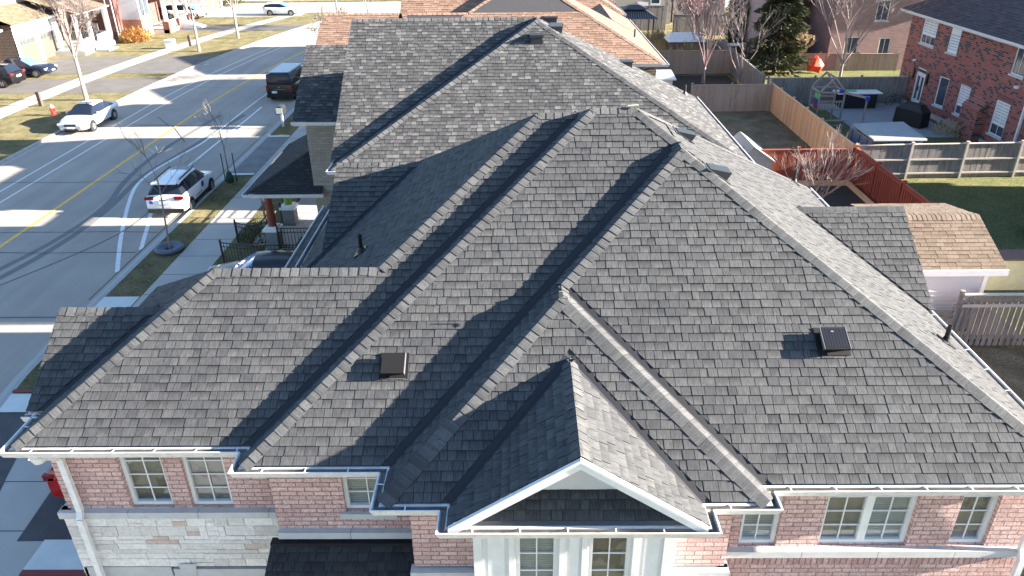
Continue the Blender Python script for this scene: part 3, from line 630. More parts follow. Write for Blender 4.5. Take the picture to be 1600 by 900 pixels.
    for (xa,xb) in ((-.97,gx),(2.40,gx)):
        za=ZE-.0; zb=gz+.005; n_=1
        for yy,dp,hh in ((7.10,.05,.16),(7.085,.03,.05)):
            pts=[(xa,yy,za-hh+.02),(xb,yy,zb-hh+.0),(xb,yy,zb),(xa,yy,za+.02)]
            back=[(p[0],yy+dp,p[2]) for p in pts]
            order=pts if xa<xb else pts[::-1]; bo=back[::-1] if xa<xb else back
            rk.add(order); rk.add(bo)
            rk.add([pts[3],pts[2],back[2],back[3]] if xa<xb else [pts[2],pts[3],back[3],back[2]]); rk.add([pts[0],back[0],back[1],pts[1]] if xa<xb else [pts[1],back[1],back[0],pts[0]])
        # soffit of the overhang
        rk.add([(xa,7.15,za-.13),(xa,7.62,za-.13),(xb,7.62,zb-.15),(xb,7.15,zb-.15)])
    rk.build('gable_fascia','white_trim',H)
    ty=MB(); ty.add([(-.98,7.62,5.6),(2.42,7.62,5.6),(gx,7.62,gz-.02)]); ty.build('gable_panel','white_paint',H)
    rk=MB()
    rk.bar((-7.94,9.66,ZE-.12),(-7.94,11.2,d1z-.12),.03,.14); rk.bar((-7.94,12.74,ZE-.12),(-7.94,11.2,d1z-.12),.03,.14)
    rk.build('rake_board','white_trim',H); rk=MB(); rk.bar((8.02,12.80,ZE-.12),(8.02,14.76,dz-.12),.03,.14); rk.bar((8.02,16.72,ZE-.12),(8.02,14.76,dz-.12),.03,.14); rk.build('rake_board','white_trim',H)
    # ---- walls
    bw=MB(); st=MB(); bz=4.12
    X=(1,0,0);n=(0,-1,0);rv=(0,1,0)
    w1=[(1.06,1.76,4.26,5.5),(2.06,2.74,4.26,5.5)]
    wall(bw,(-7.45,9.1,0),X,n,3.6,4.24,5.62,w1)
    w2=[(1.10,1.82,4.6,5.5)]
    wall(bw,(-3.85,8.65,0),X,n,2.23,0,5.62,w2)
    wall(bw,(-1.62,7.95,0),X,n,.92,4.18,5.62); wall(bw,(2.15,7.95,0),X,n,.85,4.18,5.62)
    w4=[(.27,.84,4.26,5.5),(1.47,2.81,4.26,5.5),(3.43,3.99,4.26,5.5)]
    wall(bw,(3.0,8.25,0),X,n,4.7,4.24,5.62,w4)
    sd=MB(); wall(sd,(3.0,8.25,0),X,n,4.7,3.87,4.12); sd.build('soldier_course','brick_soldier',H)
    wall(bw,(3.0,8.25,0),X,n,4.7,0,3.87)
    wall(bw,(7.7,8.25,0),(0,1,0),(1,0,0),11.1,0,5.62); wall(bw,(-7.45,9.1,0),(0,1,0),(-1,0,0),4.8,4.24,5.62); wall(bw,(-7.45,9.1,0),(0,1,0),(-1,0,0),4.8,0,4.1)
    for x,ya,yb,z0 in ((-3.85,8.65,9.1,0),(-1.62,7.95,8.65,4.18)): wall(bw,(x,ya,0),(0,1,0),(-1,0,0),yb-ya,z0,5.62)
    wall(bw,(3.0,7.95,0),(0,1,0),(1,0,0),.30,4.18,5.62)
    wall(bw,(7.7,19.3,0),(-1,0,0),(0,1,0),12.4,0,5.62); wall(bw,(-4.6,13.9,0),(0,1,0),(-1,0,0),5.4,0,5.62); wall(bw,(-4.6,13.9,0),(-1,0,0),(0,1,0),2.85,0,5.62)
    bw.build('wall','brick_pink',H)
    # ashlar stone below the belt
    rr=random.Random(11)
    def ashlar(o,d,nn,L,z0,z1):
        d=Vector(d);nn=Vector(nn);o=Vector(o)
        back=MB
        st.fb(o,d,nn,0,L,-.05,-.004,z0,z1,col=(.05,.2,0))
        z=z1
        while z>z0+.02:
            h=min(rr.choice((.09,.13,.18,.18,.22)),z-z0); u=0
            while u<L-.01:
                wd=min(rr.uniform(.25,.75),L-u); 
                if L-u-wd<.12: wd=L-u
                def blk(a,b,c,e):
                    t=rr.random(); g=.008; k=rr.uniform(0,.012); ww=rr.random()
                    st.fb(o,d,nn,a+g/2,b-g/2,0,.006+k,c+g/2,e-g/2,col=(t,ww,0))
                if h>.15 and rr.random()<.45:
                    s=u+wd*rr.uniform(.35,.65); zz=z-h*rr.choice((.5,.4,.6)); blk(u,s,zz,z); blk(u,s,z-h,zz); blk(s,u+wd,z-h,z)
                else: blk(u,u+wd,z-h,z)
                u+=wd
            z-=h
    ashlar((-7.52,9.03,0),X,n,3.67,2.98,4.10); ashlar((-7.52,9.03,0),(0,1,0),(-1,0,0),4,1.5,4.10); ashlar((-1.66,7.9,0),X,n,.96,1.5,4.0); ashlar((2.15,7.9,0),X,n,.88,1.5,4.0)
    ashlar((-3.85,9.03,0),(0,-1,0),(1,0,0),.4,1.5,4.1)
    st.build('stone_facing','stone_ashlar',H)
    sb=MB(); 
    # smooth surround of the window below with keystone
    sb.fb((-7.52,9.03,0),X,n,1.55,3.6,-.02,.03,2.76,2.94); sb.add([(-5.80,8.985,2.74),(-5.60,8.985,2.74),(-5.54,8.985,3.08),(-5.86,8.985,3.08)]); sb.fb((-5.86,8.99,0),X,n,.02,.28,0,.004,2.76,3.05)
    sb.fb((-7.52,9.03,0),X,n,0,1.5,-.05,0,1.2,2.96); sb.build('window_surround','sill_stone',H)
    # belt course in pieces
    bl=MB()
    def belt(o,d,nn,L,z=4.115,h=.13,p=.07,step=1.15):
        bl=MB(); k=0
        while k<L-.01:
            e=min(L,k+step); bl.fb(o,d,nn,k+.004,e-.004,-.10,p,z,z+h); k=e
        bl.build('belt_course','sill_stone',H)
    belt((-7.58,9.06,0),X,n,3.75); belt((-7.49,9.06,0),(0,1,0),(-1,0,0),6); belt((-3.85,8.62,0),X,n,2.2); belt((-1.68,7.92,0),X,n,.98,4.02); belt((2.15,7.92,0),X,n,.92,4.02); belt((3.07,8.22,0),X,n,4.63,4.115); belt((7.67,8.22,0),(0,1,0),(1,0,0),6,4.115); belt((3.0,7.94,0),(0,1,0),(1,0,0),.3,4.02)
    # bay: white panels
    pn=MB(); o=(-.70,7.65,0)
    wall(pn,o,X,n,2.85,0,5.62,[(.60,1.20,3.6,5.45),(1.64,2.24,3.6,5.45)],rev=.08)
    wall(pn,(-.7,7.65,0),(0,1,0),(-1,0,0),.6,0,5.62); wall(pn,(2.15,7.65,0),(0,1,0),(1,0,0),.6,0,5.62)
    pn.build('bay_wall','white_paint',H)
    pn=MB()
    for a,b in ((0,.12),(.50,.58),(1.22,1.30),(1.54,1.62),(2.26,2.34),(2.69,2.85)): pn.fb(o,X,n,a,b,0,.025,2,5.6)
    for a,b in ((.20,.44),(1.36,1.50),(2.42,2.63)): pn.fb(o,X,n,a,b,0,.012,2,5.5)
    pn.build('bay_panel','white_trim',H)
    window(H,(-.70,7.65,0),X,n,.60,1.20,3.6,5.45,2,5,.07,blind='blind',sill=False); window(H,(-.70,7.65,0),X,n,1.64,2.24,3.6,5.45,2,5,.07,blind='curtain',sill=False)
    o=(-7.45,9.1,0); window(H,o,X,n,1.06,1.76,4.26,5.5,2,4,.10,blind='curtain',sill=False); window(H,o,X,n,2.06,2.74,4.26,5.5,2,4,.10,blind='curtain',sill=False)
    o=(-3.85,8.65,0); window(H,o,X,n,1.10,1.82,4.6,5.5,2,3,.10,blind='blind',sill=True)
    o=(3.0,8.25,0); window(H,o,X,n,.27,.84,4.26,5.5,2,4,.10,blind='blind',sill=False); window(H,o,X,n,1.47,2.14,4.26,5.5,2,4,.10,blind='curtain',sill=False); window(H,o,X,n,2.14,2.81,4.26,5.5,2,4,.10,blind='blind',sill=False); window(H,o,X,n,3.43,3.99,4.26,5.5,2,4,.10,blind='curtain',sill=False)
    # small lean-to roof over the entry
    pr=facing('f',7.35,.42,3.51); s2=MB();b2=MB(); shingles(s2,pr,[[(-3.98,7.35),(-1.60,7.35),(-1.60,8.60),(-3.98,8.60)]],seed=40,tonefn=lambda a,b,c:.1+.5*a,base=b2)
    p=s2.build('porch_roof','shingle_dark',H); b2.build('porch_roof_felt','felt',p)
    f=MB(); f.box(-3.98,-1.60,8.50,8.64,3.98,4.06); f.build('wall_flashing','valley_metal',p)
    # downspouts
    for pts in ([(-7.42,8.70,5.68),(-7.30,8.78,5.60),(-7.18,8.98,5.42),(-7.18,8.99,4.30),(-7.18,8.92,4.18),(-7.18,8.90,.3)],[(7.50,7.98,5.66),(7.50,8.14,5.45),(7.50,8.17,4.30),(7.50,8.09,4.16),(7.50,8.07,.3)]):
        d=MB()
        for a,b in zip(pts,pts[1:]): d.bar(a,b,.095,.075)
        if pts[0][0]<0: d.lathe((-7.36,8.80,5.50),[(.0,0),(.09,0),(.12,.08),(.12,.12),(0,.12)],10)
        d.build('downspout','aluminium_white',H)
    # ---- roof vents
    def slope_frame(pl,x,y): 
        c=pl.pt(x,y)+pl.n*.02; up=Vector((0,0,1)); v=(up-pl.n*up.dot(pl.n)).normalized(); u=v.cross(pl.n); return c,u,v,pl.n
    def sbox(mb,fr,u0,u1,v0,v1,w0,w1,w0b=None,w1b=None):
        c,u,v,nn=fr; w0b=w0 if w0b is None else w0b; w1b=w1 if w1b is None else w1b
        P=lambda a,b,d: c+u*a+v*b+nn*d
        mb.hexa([P(u0,v0,w0),P(u1,v0,w0),P(u1,v1,w0b),P(u0,v1,w0b),P(u0,v0,w1),P(u1,v0,w1),P(u1,v1,w1b),P(u0,v1,w1b)])
    def box_vent(pl,x,y,sc=1.0,solar=False):
        fr=slope_frame(pl,x,y); a=MB(); s=.19*sc
        sbox(a,fr,-s*1.25,s*1.25,-s*1.2,s*1.25,0,.012); sbox(a,fr,-s*.85,s*.85,-s*.8,s*.8,.01,.11*sc); sbox(a,fr,-s,s,-s*1.02,s*.98,.11*sc,.165*sc,.10*sc,.135*sc)
        v_=a.build('roof_vent','vent_black',H)
        if solar:
            p=MB(); 
            for i in range(8): sbox(p,fr,-s*.9+i*s*.228,-s*.9+i*s*.228+s*.2,-s*.92,s*.88,.166*sc,.170*sc,.136*sc,.140*sc)
            p.build('solar_cell','solar_cell',v_); p=MB(); sbox(p,fr,-s*.25,-s*.02,s*.5,s*.62,.147*sc,.152*sc); sbox(p,fr,-s*1.03,-s*.98,-s,s,.10*sc,.17*sc,.1*sc,.14*sc); sbox(p,fr,s*.98,s*1.03,-s,s,.10*sc,.17*sc,.1*sc,.14*sc); p.build('vent_trim','chrome_grey',v_)
        else:
            p=MB(); sbox(p,fr,s,s+.012,-s*1.02,s*.98,.09*sc,.168*sc,.09*sc,.138*sc); sbox(p,fr,-s*1.1,s*1.1,-s*1.24,-s*1.2,.012,.016); p.build('vent_trim','chrome_grey',v_)
    box_vent(F2,-1.96,9.62,.92); box_vent(F4,4.72,9.72,1.0,True)
    def flue(pl,x,y,h=.34,r_=.04):
        a=MB(); c=pl.pt(x,y); fr=slope_frame(pl,x,y); sbox(a,fr,-.13,.13,-.14,.14,0,.015); a.lathe(c-Vector((0,0,.05)),[(.085,0),(.075,.09),(.05,.16)],12); a.build('flue_boot','black_plastic',H)
        a=MB(); a.lathe(c,[(r_,0),(r_,h),(r_*.75,h),(r_*.75,h-.1)],12); a.build('plumbing_vent','black_plastic',H)
    flue(Rr,7.23,10.9); flue(P0,-3.05,12.95,.38); flue(Rr,7.25,18.9,.34)
    a=MB(); c=P2r+Vector((-.05,-.02,.03)); a.bar(c+Vector((-.09,0,.02)),c+Vector((.10,-.03,.04)),.06,.025); a.build('torn_cap','cap_beige',H)
    a=MB(); c=P3+Vector((-.03,-.1,.03)); a.bar(c,c+Vector((.0,-.02,.12)),.06,.02); a.bar(c,c+Vector((.12,-.05,.01)),.03,.02); a.build('loose_flashing','chrome_grey',H)
    # two slant-back vents on the right slope
    def hood(pl,x,y,sc):
        c,u,v,nn=slope_frame(pl,x,y); a=MB(); fr=(c,u,v,nn)
        sbox(a,fr,-.24*sc,.24*sc,-.24*sc,.26*sc,0,.012); sbox(a,fr,-.17*sc,.17*sc,-.17*sc,.2*sc,.01,.17*sc,.01,.03); a.build('roof_vent','dark_metal',H)
    hood(Rr,3.45,12.65,1.0); hood(Rr,3.2,14.4,.9)
    return H
build_near_house()
# ================================================================ the next house
mixtone=lambda a,b,c:(.08+.28*a+(.60 if b>.84 else 0)+(.28 if .68<b<=.84 else 0))
def build_next_house():
    H=thing('brick_house','beige brick house behind the foreground one, its roof of mottled grey and pale shingles','house',(0,27,0))
    sh=MB();bs=MB();cp=MB();vl=MB()
    tone=mixtone
    S=lambda pl,pc,seed,**k: shingles(sh,pl,pc,seed=seed,tonefn=tone,base=bs,tabs=(.14,.23),thick=.014,**k)
    F=facing('f',21.4,.64,ZE);G1=facing('f',22.15,.645,ZE);Rp=facing('r',6.95,.54,ZE);Lp=facing('l',-5.65,.55,ZE);B=facing('b',30.0,1.34,ZE)
    P=isec(F,Rp,Lp);V=isec(G1,Lp,Rp); T=isec(B,Rp,Lp); rg=isec(G1,B,Rp)
    yr=(.645*22.15+1.34*30.0)/1.985; zr=G1.z(0,yr); xl=-5.65+(zr-ZE)/.55; xr=6.95-(zr-ZE)/.54
    c=min(yr,T.y)
    S(F,[[(-5.65,21.4),(6.95,21.4),(P.x,P.y)]],101)
    vt=((zr-ZE)/.55-5.65,yr)
    S(G1,[[(-5.85,22.15),(-5.65,22.15),(min(vt[0],P.x),yr),(-5.85,yr)]],102,inset={(0,1):.07})
    S(Lp,[[(-5.65,22.15),(-5.65,21.4),(P.x,P.y),(min(vt[0],P.x),yr)]],103,inset={(0,3):.07})
    S(Rp,[[(6.95,21.4),(6.95,30.0),(xr,yr),(P.x,P.y)]],104)
    S(B,[[(6.95,30.0),(-5.85,30.0),(-5.85,yr),(min(vt[0],P.x),yr),(xr,yr)]],105)
    # lower gable at the street side
    g0=facing('f',26.84,.64,ZE);g0b=facing('b',30.3,11.66,ZE)
    S(g0,[[(-8.30,26.84),(-5.4,26.84),(-5.4,30.12),(-8.30,30.12)]],106); S(g0b,[[(-8.3,30.3),(-8.3,30.12),(-5.4,30.12),(-5.4,30.3)]],107)
    zg=g0.z(0,30.12)
    roof=sh.build('roof','shingle_mixed',H); bs.build('roof_felt','felt',roof)
    caps(cp,(6.95,21.4,ZE),P,F,Rp,seed=31,tone=(.2,.45),expo=.2); caps(cp,(-5.65,21.4,ZE),P,F,Lp,seed=32,tone=(.35,.75),expo=.2); caps(cp,(-5.85,yr,zr),(vt[0],yr,zr),G1,B,seed=33,tone=(.2,.8),expo=.2)
    caps(cp,P,(P.x,yr,zr),Lp,Rp,seed=34,tone=(.2,.4),expo=.2); caps(cp,(-8.3,30.12,zg),(-5.4,30.12,zg),g0,g0b,seed=35,tone=(.1,.6),expo=.2)
    cp.build('ridge_cap','shingle_mixed',roof)
    valley(vl,(-5.65,22.15,ZE),(vt[0],yr,zr),G1,Lp); vl.build('valley_flashing','valley_metal',roof)
    gutter(H,[(-5.67,23.2,ZE),(-5.67,21.38,ZE),(6.97,21.38,ZE),(6.97,30.0,ZE)],False); gutter(H,[(-8.32,26.82,ZE),(-5.6,26.82,ZE)],False)
    rk=MB(); rk.bar((-5.80,22.2,ZE-.14),(-5.80,yr,zr-.14),.03,.14); rk.build('rake_board','white_trim',H)
    rk=MB(); rk.bar((-8.26,26.9,ZE-.14),(-8.26,30.12,zg-.14),.03,.14); rk.build('rake_board','white_trim',H)
    sf=MB(); sf.box(-8.28,-5.4,26.86,27.35,ZE-.18,ZE-.16); sf.build('soffit','white_trim',H)
    w_=MB(); wall(w_,(-5.4,21.9,0),(1,0,0),(0,-1,0),12.0,0,5.75); wall(w_,(6.6,21.9,0),(0,1,0),(1,0,0),7.8,0,5.75); wall(w_,(-5.4,21.9,0),(0,1,0),(-1,0,0),7.8,0,5.75); wall(w_,(-7.95,27.25,0),(1,0,0),(0,-1,0),2.55,0,4.05); wall(w_,(-7.95,27.25,0),(1,0,0),(0,-1,0),2.55,4.35,5.75); wall(w_,(-7.95,27.25,0),(0,1,0),(-1,0,0),2.45,0,5.75); wall(w_,(6.6,29.7,0),(-1,0,0),(0,1,0),14.5,0,5.75)
    w_.build('wall','brick_beige',H)
    so_=MB(); wall(so_,(-7.95,27.25,0),(1,0,0),(0,-1,0),2.55,4.05,4.35); so_.build('soldier_course','brick_soldier_beige',H)
    # porch roof, hipped
    pz=3.0; PL=facing('l',-10.5,.5,pz);PF=facing('f',26.9,.5,pz)
    s2=MB();b2=MB();c2=MB(); 
    shingles(s2,PL,[[(-10.5,26.9),(-7.97,29.43),(-7.97,33.6),(-10.5,33.6)]],seed=120,tonefn=tone,base=b2); shingles(s2,PF,[[(-10.5,26.9),(-7.6,26.9),(-7.6,29.43),(-7.97,29.43)]],seed=121,tonefn=tone,base=b2)
    p=s2.build('porch_roof','shingle_dark',H); b2.build('porch_roof_felt','felt',p)
    caps(c2,(-10.5,26.9,pz),(-7.97,29.43,pz+1.265),PL,PF,seed=41,wd=.1); c2.build('ridge_cap','shingle_dark',p)
    s3=MB(); s3.box(-10.4,-7.6,27.0,29.9,pz-.22,pz-.17); s3.build('porch_ceiling','white_trim',p)
    gutter(H,[(-10.52,33.6,pz),(-10.52,26.88,pz),(-7.5,26.88,pz)],False,'porch_gutter')
    for (y,mt) in ((27.75,'column_red'),(30.1,'column_green')):
        c=MB(); c.lathe((-10.0,y,1.32),[(.17,0),(.165,.3),(.13,1.45)],14); col_=c.build('porch_column',mt,H)
        c=MB(); c.box(-10.26,-9.74,y-.26,y+.26,.3,1.16); c.build('pier','pier_stone',col_)
        c=MB(); c.box(-10.33,-9.67,y-.33,y+.33,1.16,1.26); c.box(-10.24,-9.76,y-.24,y+.24,1.26,1.34); c.lathe((-10.0,y,2.77),[(.2,0),(.2,.06)],12); c.build('capital','white_trim',col_)
    fl=MB(); fl.box(-10.35,-7.95,27.3,33.3,0,.42); fl.box(-11.2,-10.35,28.4,29.8,0,.28); fl.build('porch_floor','concrete_blue',H)
    dm=MB(); dm.box(-9.2,-8.3,27.8,28.6,.42,.44); dm.build('door_mat','black_plastic',H)
    # ironwork railing along the porch and the curved steps
    r_=MB()
    def rail(pts,zb,h=.95):
        r_=MB()
        P=[Vector((x,y,z)) for x,y,z in pts]
        for a,b in zip(P,P[1:]):
            for hh in (h,h*.82,.12): r_.bar(a+Vector((0,0,hh)),b+Vector((0,0,hh)),.035 if hh==h else .02,.03)
            n_=max(2,int((b-a).length/.13))
            for i in range(n_): c=a.lerp(b,i/n_); r_.bar(c+Vector((0,0,.1)),c+Vector((0,0,h)),.018,.018)
        for a in (P[0],P[-1]): r_.bar(a,a+Vector((0,0,h+.12)),.06,.06)
        r_.build('railing','black_iron',H)
    rail([(-9.7,27.35,.42),(-8.1,27.35,.42)],0); rail([(-10.3,30.4,.42),(-10.3,33.2,.42)],0)
    rail([(-10.3,28.0,.42),(-10.8,27.9,.34),(-11.4,28.2,.25),(-11.9,28.7,.14)],0); rail([(-10.3,29.9,.42),(-10.9,30.3,.34),(-11.4,30.8,.25),(-11.6,31.4,.14)],0); rail([(-11.8,26.7,.12),(-11.1,26.5,.12),(-10.0,26.4,.12),(-8.6,26.4,.12)],0); rail([(-8.2,31.2,.42),(-8.1,32.8,.42)],0,1.3)
    def flue(pl,x,y,h=.34,r_=.045):
        a=MB(); c=pl.pt(x,y); a.lathe(c-Vector((0,0,.03)),[(.12,-.03),(.1,.06),(.06,.14),(r_,.14),(r_,h),(0,h)],10); a.build('plumbing_vent','black_plastic',H)
    flue(Rp,6.35,29.0,.4)
    def vent(pl,x,y,s=.24,h=.22):
        a=MB(); c=pl.pt(x,y); a.box(c.x-s,c.x+s,c.y-s*.9,c.y+s*.9,c.z-.15,c.z+h*.6); a.box(c.x-s*1.15,c.x+s*1.15,c.y-s*1.05,c.y+s*1.05,c.z+h*.6,c.z+h); a.build('roof_vent','dark_metal',H)
    vent(F,.57,25.95,.2,.2); vent(Rp,1.25,26.9,.2,.16); vent(Rp,1.30,27.5,.2,.16); vent(Rp,3.9,28.2,.22,.14)
    vent(B,-3.9,27.7,.2,.28); vent(B,-2.0,27.7,.2,.28)
    return H
brick_mat('brick_soldier_beige',(.34,.30,.26),(.27,.24,.21),(.2,.18,.16),.10,.30,.010,offset=0)
build_next_house()
def build_third_house():
    H=thing('orange_roofed_house','house beyond the mottled grey roof, covered in orange brown shingles','house',(0,42,0))
    sh=MB();bs=MB();cp=MB()
    tone=lambda a,b,c:.2+.6*a
    S=lambda pl,pc,seed,**k: shingles(sh,pl,pc,seed=seed,tonefn=tone,base=bs,tabs=(.18,.42),expo=.16,thick=.014,**k)
    F=facing('f',36.4,.64,ZE);Rp=facing('r',6.95,.53,ZE);Lp=facing('l',-6.3,.53,ZE);B=facing('b',43.7,2.4,ZE)
    r1=1.97; y1=36.4+r1/.64; BL=facing('b',y1+r1/.64,.64,ZE)
    P=isec(F,Rp,Lp);A1=isec(F,Lp,BL)
    Pb=isec(B,Rp,Lp)
    S(F,[[(-5.6,36.4),(6.95,36.4),(P.x,P.y),(A1.x,A1.y),(-5.6,y1)]],201); S(Rp,[[(6.95,36.4),(6.95,43.7),(Pb.x,Pb.y),(P.x,P.y)]],202); WR=facing('r',6.95,.53,ZE); WL=facing('l',3.35,.53,ZE); S(WR,[[(6.95,43.7),(6.95,50.5),(5.15,50.5),(5.15,43.7)]],211); S(WL,[[(3.35,50.5),(3.35,43.7),(5.15,43.7),(5.15,50.5)]],212)
    S(Lp,[[(A1.x,A1.y),(P.x,P.y),(.2,42.65),(-3.2,40.0)]],203); G3=facing('f',37.4,.64,ZE); S(G3,[[(-6.1,40.0),(-3.2,40.0),(.2,42.65),(-6.1,42.65)]],213); S(B,[[(6.95,43.7),(-6.3,43.7),(Pb.x,Pb.y)]],204)
    W1=facing('f',31.9,.478,ZE); yw=31.9+2.35/.478; S(W1,[[(-9.15,31.9),(-5.6,31.9),(-5.6,yw),(-9.15,yw)]],205); WB=facing('b',yw+2.35/.64,.64,ZE); S(WB,[[(-9.15,yw),(-5.6,yw),(-5.6,40.5),(-9.15,40.5)]],206)  # front of this wing is unseen, brought forward to bound the road's sun stripe
    S(BL,[[(-5.6,y1),(A1.x,A1.y),(-6.3,42.5)]],207); S(WB,[[(-5.6,yw+.01),(-5.5,yw+.01),(-5.5,40.5),(-5.6,40.5)]],209)
    # street gable further back
    
    roof=sh.build('roof','shingle_orange',H); bs.build('roof_felt','felt',roof)
    caps(cp,(6.95,36.4,ZE),P,F,Rp,seed=51,expo=.25,wd=.16); caps(cp,A1,P,F,Lp,seed=52,expo=.25); caps(cp,(-9.15,yw,ZE+2.35),(-5.6,yw,ZE+2.35),W1,WB,seed=53,expo=.25); caps(cp,(-5.6,y1,ZE+r1),A1,F,BL,seed=54,expo=.25)
    cp.build('ridge_cap','shingle_orange',roof)
    gutter(H,[(-5.6,36.38,ZE),(6.97,36.38,ZE),(6.97,50.5,ZE)],False)
    w_=MB(); wall(w_,(-6.0,36.9,0),(1,0,0),(0,-1,0),12.6,0,5.75); wall(w_,(6.6,36.9,0),(0,1,0),(1,0,0),13.4,0,5.75); wall(w_,(3.7,43.4,0),(0,1,0),(-1,0,0),6.9,0,5.75); wall(w_,(-6.0,36.9,0),(0,1,0),(-1,0,0),6.5,0,5.75); wall(w_,(-8.8,32.2,0),(1,0,0),(0,-1,0),3.2,0,5.75); wall(w_,(-8.8,32.2,0),(0,1,0),(-1,0,0),8,0,5.75); wall(w_,(-5.6,32.2,0),(0,1,0),(1,0,0),5,0,5.75)
    w_.build('wall','brick_tan',H)
    a=MB(); c=Rp.pt(6.0,40.6); a.lathe(c-Vector((0,0,.1)),[(.1,0),(.05,.14),(.05,.55),(0,.55)],10); a.build('plumbing_vent','black_plastic',H)
    a=MB(); c=F.pt(1.2,37.9)
    c=F.pt(1.55,39.0); a.box(c.x-.3,c.x+.3,c.y-.25,c.y+.25,c.z-.2,c.z+.1); a.box(c.x-.34,c.x+.34,c.y-.28,c.y+.28,c.z+.1,c.z+.17); a.build('roof_vent','dark_metal',H)
    ex=MB(); ex.box(6.95,8.1,37.2,38.9,0,2.9); ex.build('side_porch','siding_white',H)
build_third_house()
def simple_house(label,x0,x1,y0,y1,ze,slope,rm,wm,name='house',side='x',over=.4,seed=300,tone=None,ridge=True,exp=.17):
    """hip roofed block; returns the thing"""
    H=thing(name,label,'house',((x0+x1)/2,(y0+y1)/2,0)); sh=MB();bs=MB();cp=MB()
    a0,a1,b0,b1=x0-over,x1+over,y0-over,y1+over
    Fp=facing('f',b0,slope,ze);Bp=facing('b',b1,slope,ze);Lp=facing('l',a0,slope,ze);Rp=facing('r',a1,slope,ze)
    wx,wy=a1-a0,b1-b0; h=min(wx,wy)/2
    if wx>=wy: p,q=(a0+h,(b0+b1)/2),(a1-h,(b0+b1)/2); pf=[[(a0,b0),(a1,b0),q,p]];pb=[[(a1,b1),(a0,b1),p,q]];pl=[[(a0,b1),(a0,b0),p]];pr=[[(a1,b0),(a1,b1),q]]
    else: p,q=((a0+a1)/2,b0+h),((a0+a1)/2,b1-h); pf=[[(a0,b0),(a1,b0),p]];pb=[[(a1,b1),(a0,b1),q]];pl=[[(a0,b1),(a0,b0),p,q]];pr=[[(a1,b0),(a1,b1),q,p]]
    tone=tone or (lambda a,b,c:.2+.6*a)
    for k,(pn,pc) in enumerate(((Fp,pf),(Bp,pb),(Lp,pl),(Rp,pr))): shingles(sh,pn,pc,seed=seed+k,tonefn=tone,base=bs,tabs=(.25,.55),expo=exp)
    roof=sh.build('roof',rm,H); bs.build('roof_felt','felt',roof)
    z=ze+h*slope
    caps(cp,(*p,z),(*q,z),Fp if wx>=wy else Lp,Bp if wx>=wy else Rp,expo=.3)
    for (cx_,cy_),pa,pb_,t in (((a0,b0),Fp,Lp,p),((a1,b0),Fp,Rp,q if wx>=wy else p),((a0,b1),Bp,Lp,p if wx>=wy else q),((a1,b1),Bp,Rp,q)): caps(cp,(cx_,cy_,ze),(*t,z),pa,pb_,expo=.3)
    cp.build('ridge_cap',rm,roof)
    zg=ze; gutter(H,[(a0,b1,zg),(a0,b0,zg),(a1,b0,zg),(a1,b1,zg)],False)
    f=MB(); f.box(a0+.03,a1-.03,b0+.03,b1-.03,ze-.2,ze-.16); f.build('soffit','white_trim',H)
    return H
